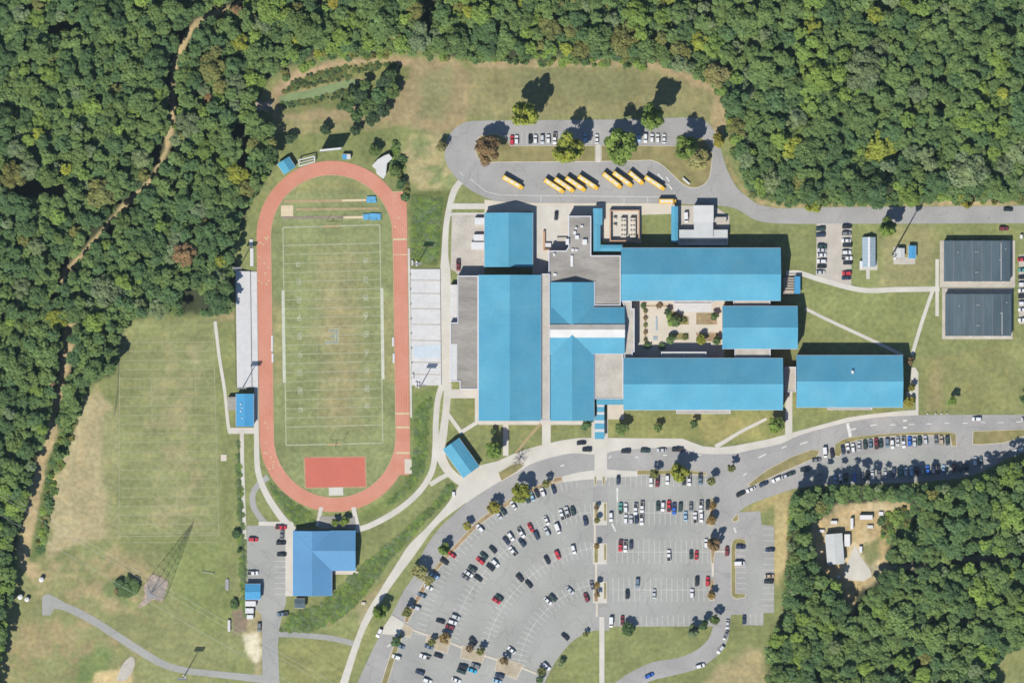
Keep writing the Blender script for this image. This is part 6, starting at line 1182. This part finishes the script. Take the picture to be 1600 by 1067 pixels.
LMK = [('beside the dirt trail', TRAIL_N + TRAIL_S, 22), ('by the pond meadow', [(430, 130), (500, 92), (640, 80)], 22), ('bordering the long meadow', [(740, 96), (900, 90), (1010, 98), (1110, 130)], 22), ('facing the bus loop', [(1132, 160), (1152, 240), (1178, 302)], 22), ('along the north road', [(1215, 312), (1420, 316), (1600, 312)], 24),
       ('by the track curve', [(428, 255), (394, 312), (366, 380)], 22), ('behind the west grandstand', [(364, 420), (364, 490)], 24), ('above the practice field', [(205, 498), (343, 492)], 24), ('shading the parked cars', [(1250, 766), (1400, 772), (1530, 754)], 26), ('around the sandy clearing', CLEARING, 22), ('beside the small side lot', [(1230, 800), (1226, 960)], 22), ('by the corner meadow', [(1552, 1060), (1570, 1018), (1612, 1002)], 26), ('near the dry meadow', [(132, 610), (98, 700)], 24), ('at left frame edge', [(0, 0), (0, 1067)], 16), ('at top frame edge', [(0, 0), (1600, 0)], 16), ('at right frame edge', [(1600, 0), (1600, 1067)], 16), ('at bottom frame edge', [(1200, 1067), (1560, 1067)], 16)]
WC = ['mid green', 'deep green', 'yellow-green', 'grey-green', 'olive', 'bright green', 'rust', 'pale olive', 'golden']
def wood_colour(x, y, rr):
    if y > 700: w = [.5, .28, .01, .06, .02, .12, .0, .0, .0]
    elif x > 1120: w = [.5, .22, .02, .08, .02, .15, .0, .0, .0]
    elif x > 430: w = [.42, .18, .08, .08, .08, .12, .003, .02, .008]
    elif y < 300: w = [.54, .26, .01, .06, .05, .05, .002, .005, .0]
    else: w = [.46, .42, .01, .04, .03, .04, .003, .0, .0]
    v = float(vnoise(np.array([x]), np.array([y]), 55, 123)[0]); w = np.array(w) * np.array([1, 2.4 if v < .45 else .7, 1.6 if v > .6 else .5, 1, 1, 1.8 if v > .55 else .6, 1, 1, 1]); return str(rr.choice(WC, p=w / w.sum()))
forest = []
for (x, y, r, nn) in pts:
    h = fr.uniform(12, 18.5) + (r - 14) * .2 if r > 9 else fr.uniform(8, 14)
    if not nn and y < 800: h = fr.uniform(16, 20)
    if nn and 88 < x < 140 and y > 560: h *= .5
    forest.append((x, y, r, h, wood_colour(x, y, fr)))
inframe = [t for t in forest if 4 < t[0] < 1596 and 4 < t[1] < 1063]; inframe.sort(key=lambda t: -t[2]); indiv = inframe[:300]; ids = set(id(t) for t in indiv); rest = [t for t in forest if id(t) not in ids]
desc = {}
for t in indiv:
    x, y, r, h, c = t; best = None
    for ph, L, dd in LMK:
        d = dline(x, y, L)
        if d < dd and (best is None or d < best[0]): best = (d, ph)
    sz = 'large' if r > 18.5 else 'mid-sized'; lab = f'{sz} {c} tree in {region(x, y)}' + (' ' + best[1] if best else '')
    desc.setdefault(lab, []).append(t)
for lab, ts in desc.items():
    ts.sort(key=lambda t: t[0])
    for i, t in enumerate(ts):
        L = lab if len(ts) == 1 else f'{lab.replace("in the ", "in ")}, {NWORD[i]} from left' if len(ts) <= len(NWORD) else lab
        tree(L, t[0], t[1], t[2], t[3], t[4], 'trees of the surrounding woods', 'dense' if t[2] > 15 else 'broad', flatn=t[2] * S * .74)
Q = []; MI = []; rr2 = np.random.default_rng(5); tk = MB()
for (x, y, r, h, c) in rest:
    q = CR[int(rr2.integers(len(CR)))] if r > 8.5 else CRS[int(rr2.integers(len(CRS)))]
    a = rr2.uniform(0, 6.28); ca, sa = math.cos(a), math.sin(a); rm = r * S; hz = min(rm * .78, h * .5); p = q.copy()
    qx = (q[..., 0] * ca - q[..., 1] * sa) * rm + X(x); qy = (q[..., 0] * sa + q[..., 1] * ca) * rm + Y(y); qz = q[..., 2] * hz + max(h - hz, hz * .35)
    Q.append(np.stack([qx, qy, qz], -1)); MI.append(np.full(len(q), WC.index(c))); tk.tube((X(x), Y(y), 0), (X(x), Y(y), h * .8), .22, .1, 5)
us = np.stack(np.meshgrid(np.arange(-30, 1640, 14.5), np.arange(-30, 1110, 14.5)), -1).reshape(-1, 2); us = us + rr2.uniform(-5, 5, us.shape)
uo = (inside(us[:, 0], us[:, 1], FOREST_N) & (seg_dist(us[:, 0], us[:, 1], FOREST_N, True) > 5)) | (inside(us[:, 0], us[:, 1], FOREST_S) & ~inside(us[:, 0], us[:, 1], CLEARING) & (seg_dist(us[:, 0], us[:, 1], FOREST_S, True) > 5))
uo &= (np.minimum(seg_dist(us[:, 0], us[:, 1], TRAIL_N, False), seg_dist(us[:, 0], us[:, 1], TRAIL_S, False)) > 12) & (seg_dist(us[:, 0], us[:, 1], TRAILDRIVE, False) > 10)
uo &= (vnoise(us[:, 0], us[:, 1], 42, 91) < .86) & (seg_dist(us[:, 0], us[:, 1], CLEARING, True) > 9)
for x, y in us[uo]:
    q = CRU[int(rr2.integers(3))]; a = rr2.uniform(0, 6.28); ca, sa = math.cos(a), math.sin(a); rm = rr2.uniform(9, 12) * S; h = rr2.uniform(8, 12)
    Q.append(np.stack([(q[..., 0] * ca - q[..., 1] * sa) * rm + X(x), (q[..., 0] * sa + q[..., 1] * ca) * rm + Y(y), q[..., 2] * rm * .6 + h - rm * .6], -1)); MI.append(np.full(len(q), 0 if rr2.random() < .6 else 1))
print('TREES', len(forest), 'understorey', int(uo.sum()), 'quads', sum(len(q) for q in Q))
wood = quads_mesh('woodland', np.concatenate(Q), [LM(c) for c in WC], np.concatenate(MI)); o = bpy.data.objects.new('woodland', wood); COL.objects.link(o)
tag(o, 'smaller trees filling the woods between the big crowns', 'woodland', kind='stuff'); b_ = tk.build('trunks', 'bark', o); b_['kind'] = 'stuff'
# low scrub: leaf clusters on slopes, wood margins, pond bank
def scrub(name, label, polys, dens, rr, hh, cols, seed, poly_line=None):
    g = np.random.default_rng(seed); Q = []; MI = []
    for P in polys:
        xs = [p[0] for p in P]; ys = [p[1] for p in P]; A = (max(xs) - min(xs)) * (max(ys) - min(ys)); n = int(A * dens)
        cx = g.uniform(min(xs), max(xs), n); cy = g.uniform(min(ys), max(ys), n); ok = inside(cx, cy, P)
        for x, y in zip(cx[ok], cy[ok]):
            r = g.uniform(*rr) * S; h = g.uniform(*hh); q = CRS[int(g.integers(3))]; q = q[g.random(len(q)) < .45]; a = g.uniform(0, 6.28); ca, sa = math.cos(a), math.sin(a)
            c0 = q.mean(1, keepdims=True); q = c0 + (q - c0) * 1.5
            Q.append(np.stack([(q[..., 0] * ca - q[..., 1] * sa) * r + X(x), (q[..., 0] * sa + q[..., 1] * ca) * r + Y(y), np.maximum(q[..., 2] + .15, 0.02) * h], -1)); MI.append(np.full(len(q), int(g.integers(len(cols)))))
    me = quads_mesh(name, np.concatenate(Q), [LM(c) for c in cols], np.concatenate(MI)); o = bpy.data.objects.new(name, me); COL.objects.link(o); tag(o, label, 'scrub', kind='stuff')
scrub('rough_scrub', 'rough green scrub on the slopes around the track and field house', [SCRUB, [(645, 308), (692, 308), (686, 350), (684, 410), (645, 410)], [(650, 640), (676, 616), (670, 650), (664, 730), (638, 768), (606, 790), (604, 786), (640, 748), (650, 700)], [(418, 752), (440, 772), (486, 802), (492, 818), (464, 820), (440, 790)], [(369, 690), (373, 690), (380, 790), (385, 900), (387, 965), (378, 965), (374, 850), (372, 780)]], .075, (2.5, 4.5), (.12, .4), ['bright green', 'mid green', 'mid green', 'grey-green'], 21)
scrub('pond_reeds', 'dark reeds and bank plants around the pond', [[(438, 146), (462, 124), (500, 114), (546, 112), (548, 124), (500, 132), (455, 142)], [(436, 168), (440, 160), (480, 156), (530, 143), (545, 140), (530, 152), (480, 164)], [(470, 118), (540, 103), (605, 97), (630, 106), (560, 112)]], .07, (2, 4), (.3, .7), ['olive', 'dark', 'mid green'], 23)
scrub('woodland_fringe', 'low bushes along the margins of the woods', [[(432, 120), (500, 86), (640, 76), (700, 82), (820, 92), (1010, 95), (1010, 106), (820, 99), (690, 92), (600, 88), (500, 96), (440, 132)], [(1112, 128), (1136, 160), (1156, 240), (1180, 300), (1215, 312), (1215, 318), (1176, 306), (1146, 245), (1128, 165)], [(100, 640), (126, 640), (98, 720), (80, 790), (66, 860), (58, 855), (72, 770)], [(1215, 308), (1600, 306), (1600, 316), (1215, 320)], [(1370, 792), (1440, 790), (1470, 830), (1420, 855), (1380, 850)], [(10, 690), (60, 700), (40, 780), (20, 840), (0, 840), (0, 700)], [(618, 200), (640, 300), (632, 308), (612, 262)]], .016, (4, 8), (.7, 2.0), ['mid green', 'bright green', 'olive', 'deep green'], 25)

# ------------------------------------------------------------------ thin air between the ground and the high camera
hz_m = bpy.data.materials.new('haze'); hz_m.use_nodes = True; hn = hz_m.node_tree.nodes; hn.remove(hn['Principled BSDF'])
pv = hn.new('ShaderNodeVolumePrincipled'); pv.inputs['Color'].default_value = (0.62, 0.82, 1.0, 1); pv.inputs['Density'].default_value = 6.5e-6
hz_m.node_tree.links.new(pv.outputs[0], hn['Material Output'].inputs['Volume']); MATS['haze'] = hz_m
E = 3600.0; tag(MB().box(-E, -E, -1.0, E, E, CAMZ + 60).build('haze', 'haze'), 'thin blue haze in the air over the whole site', 'haze', kind='stuff')
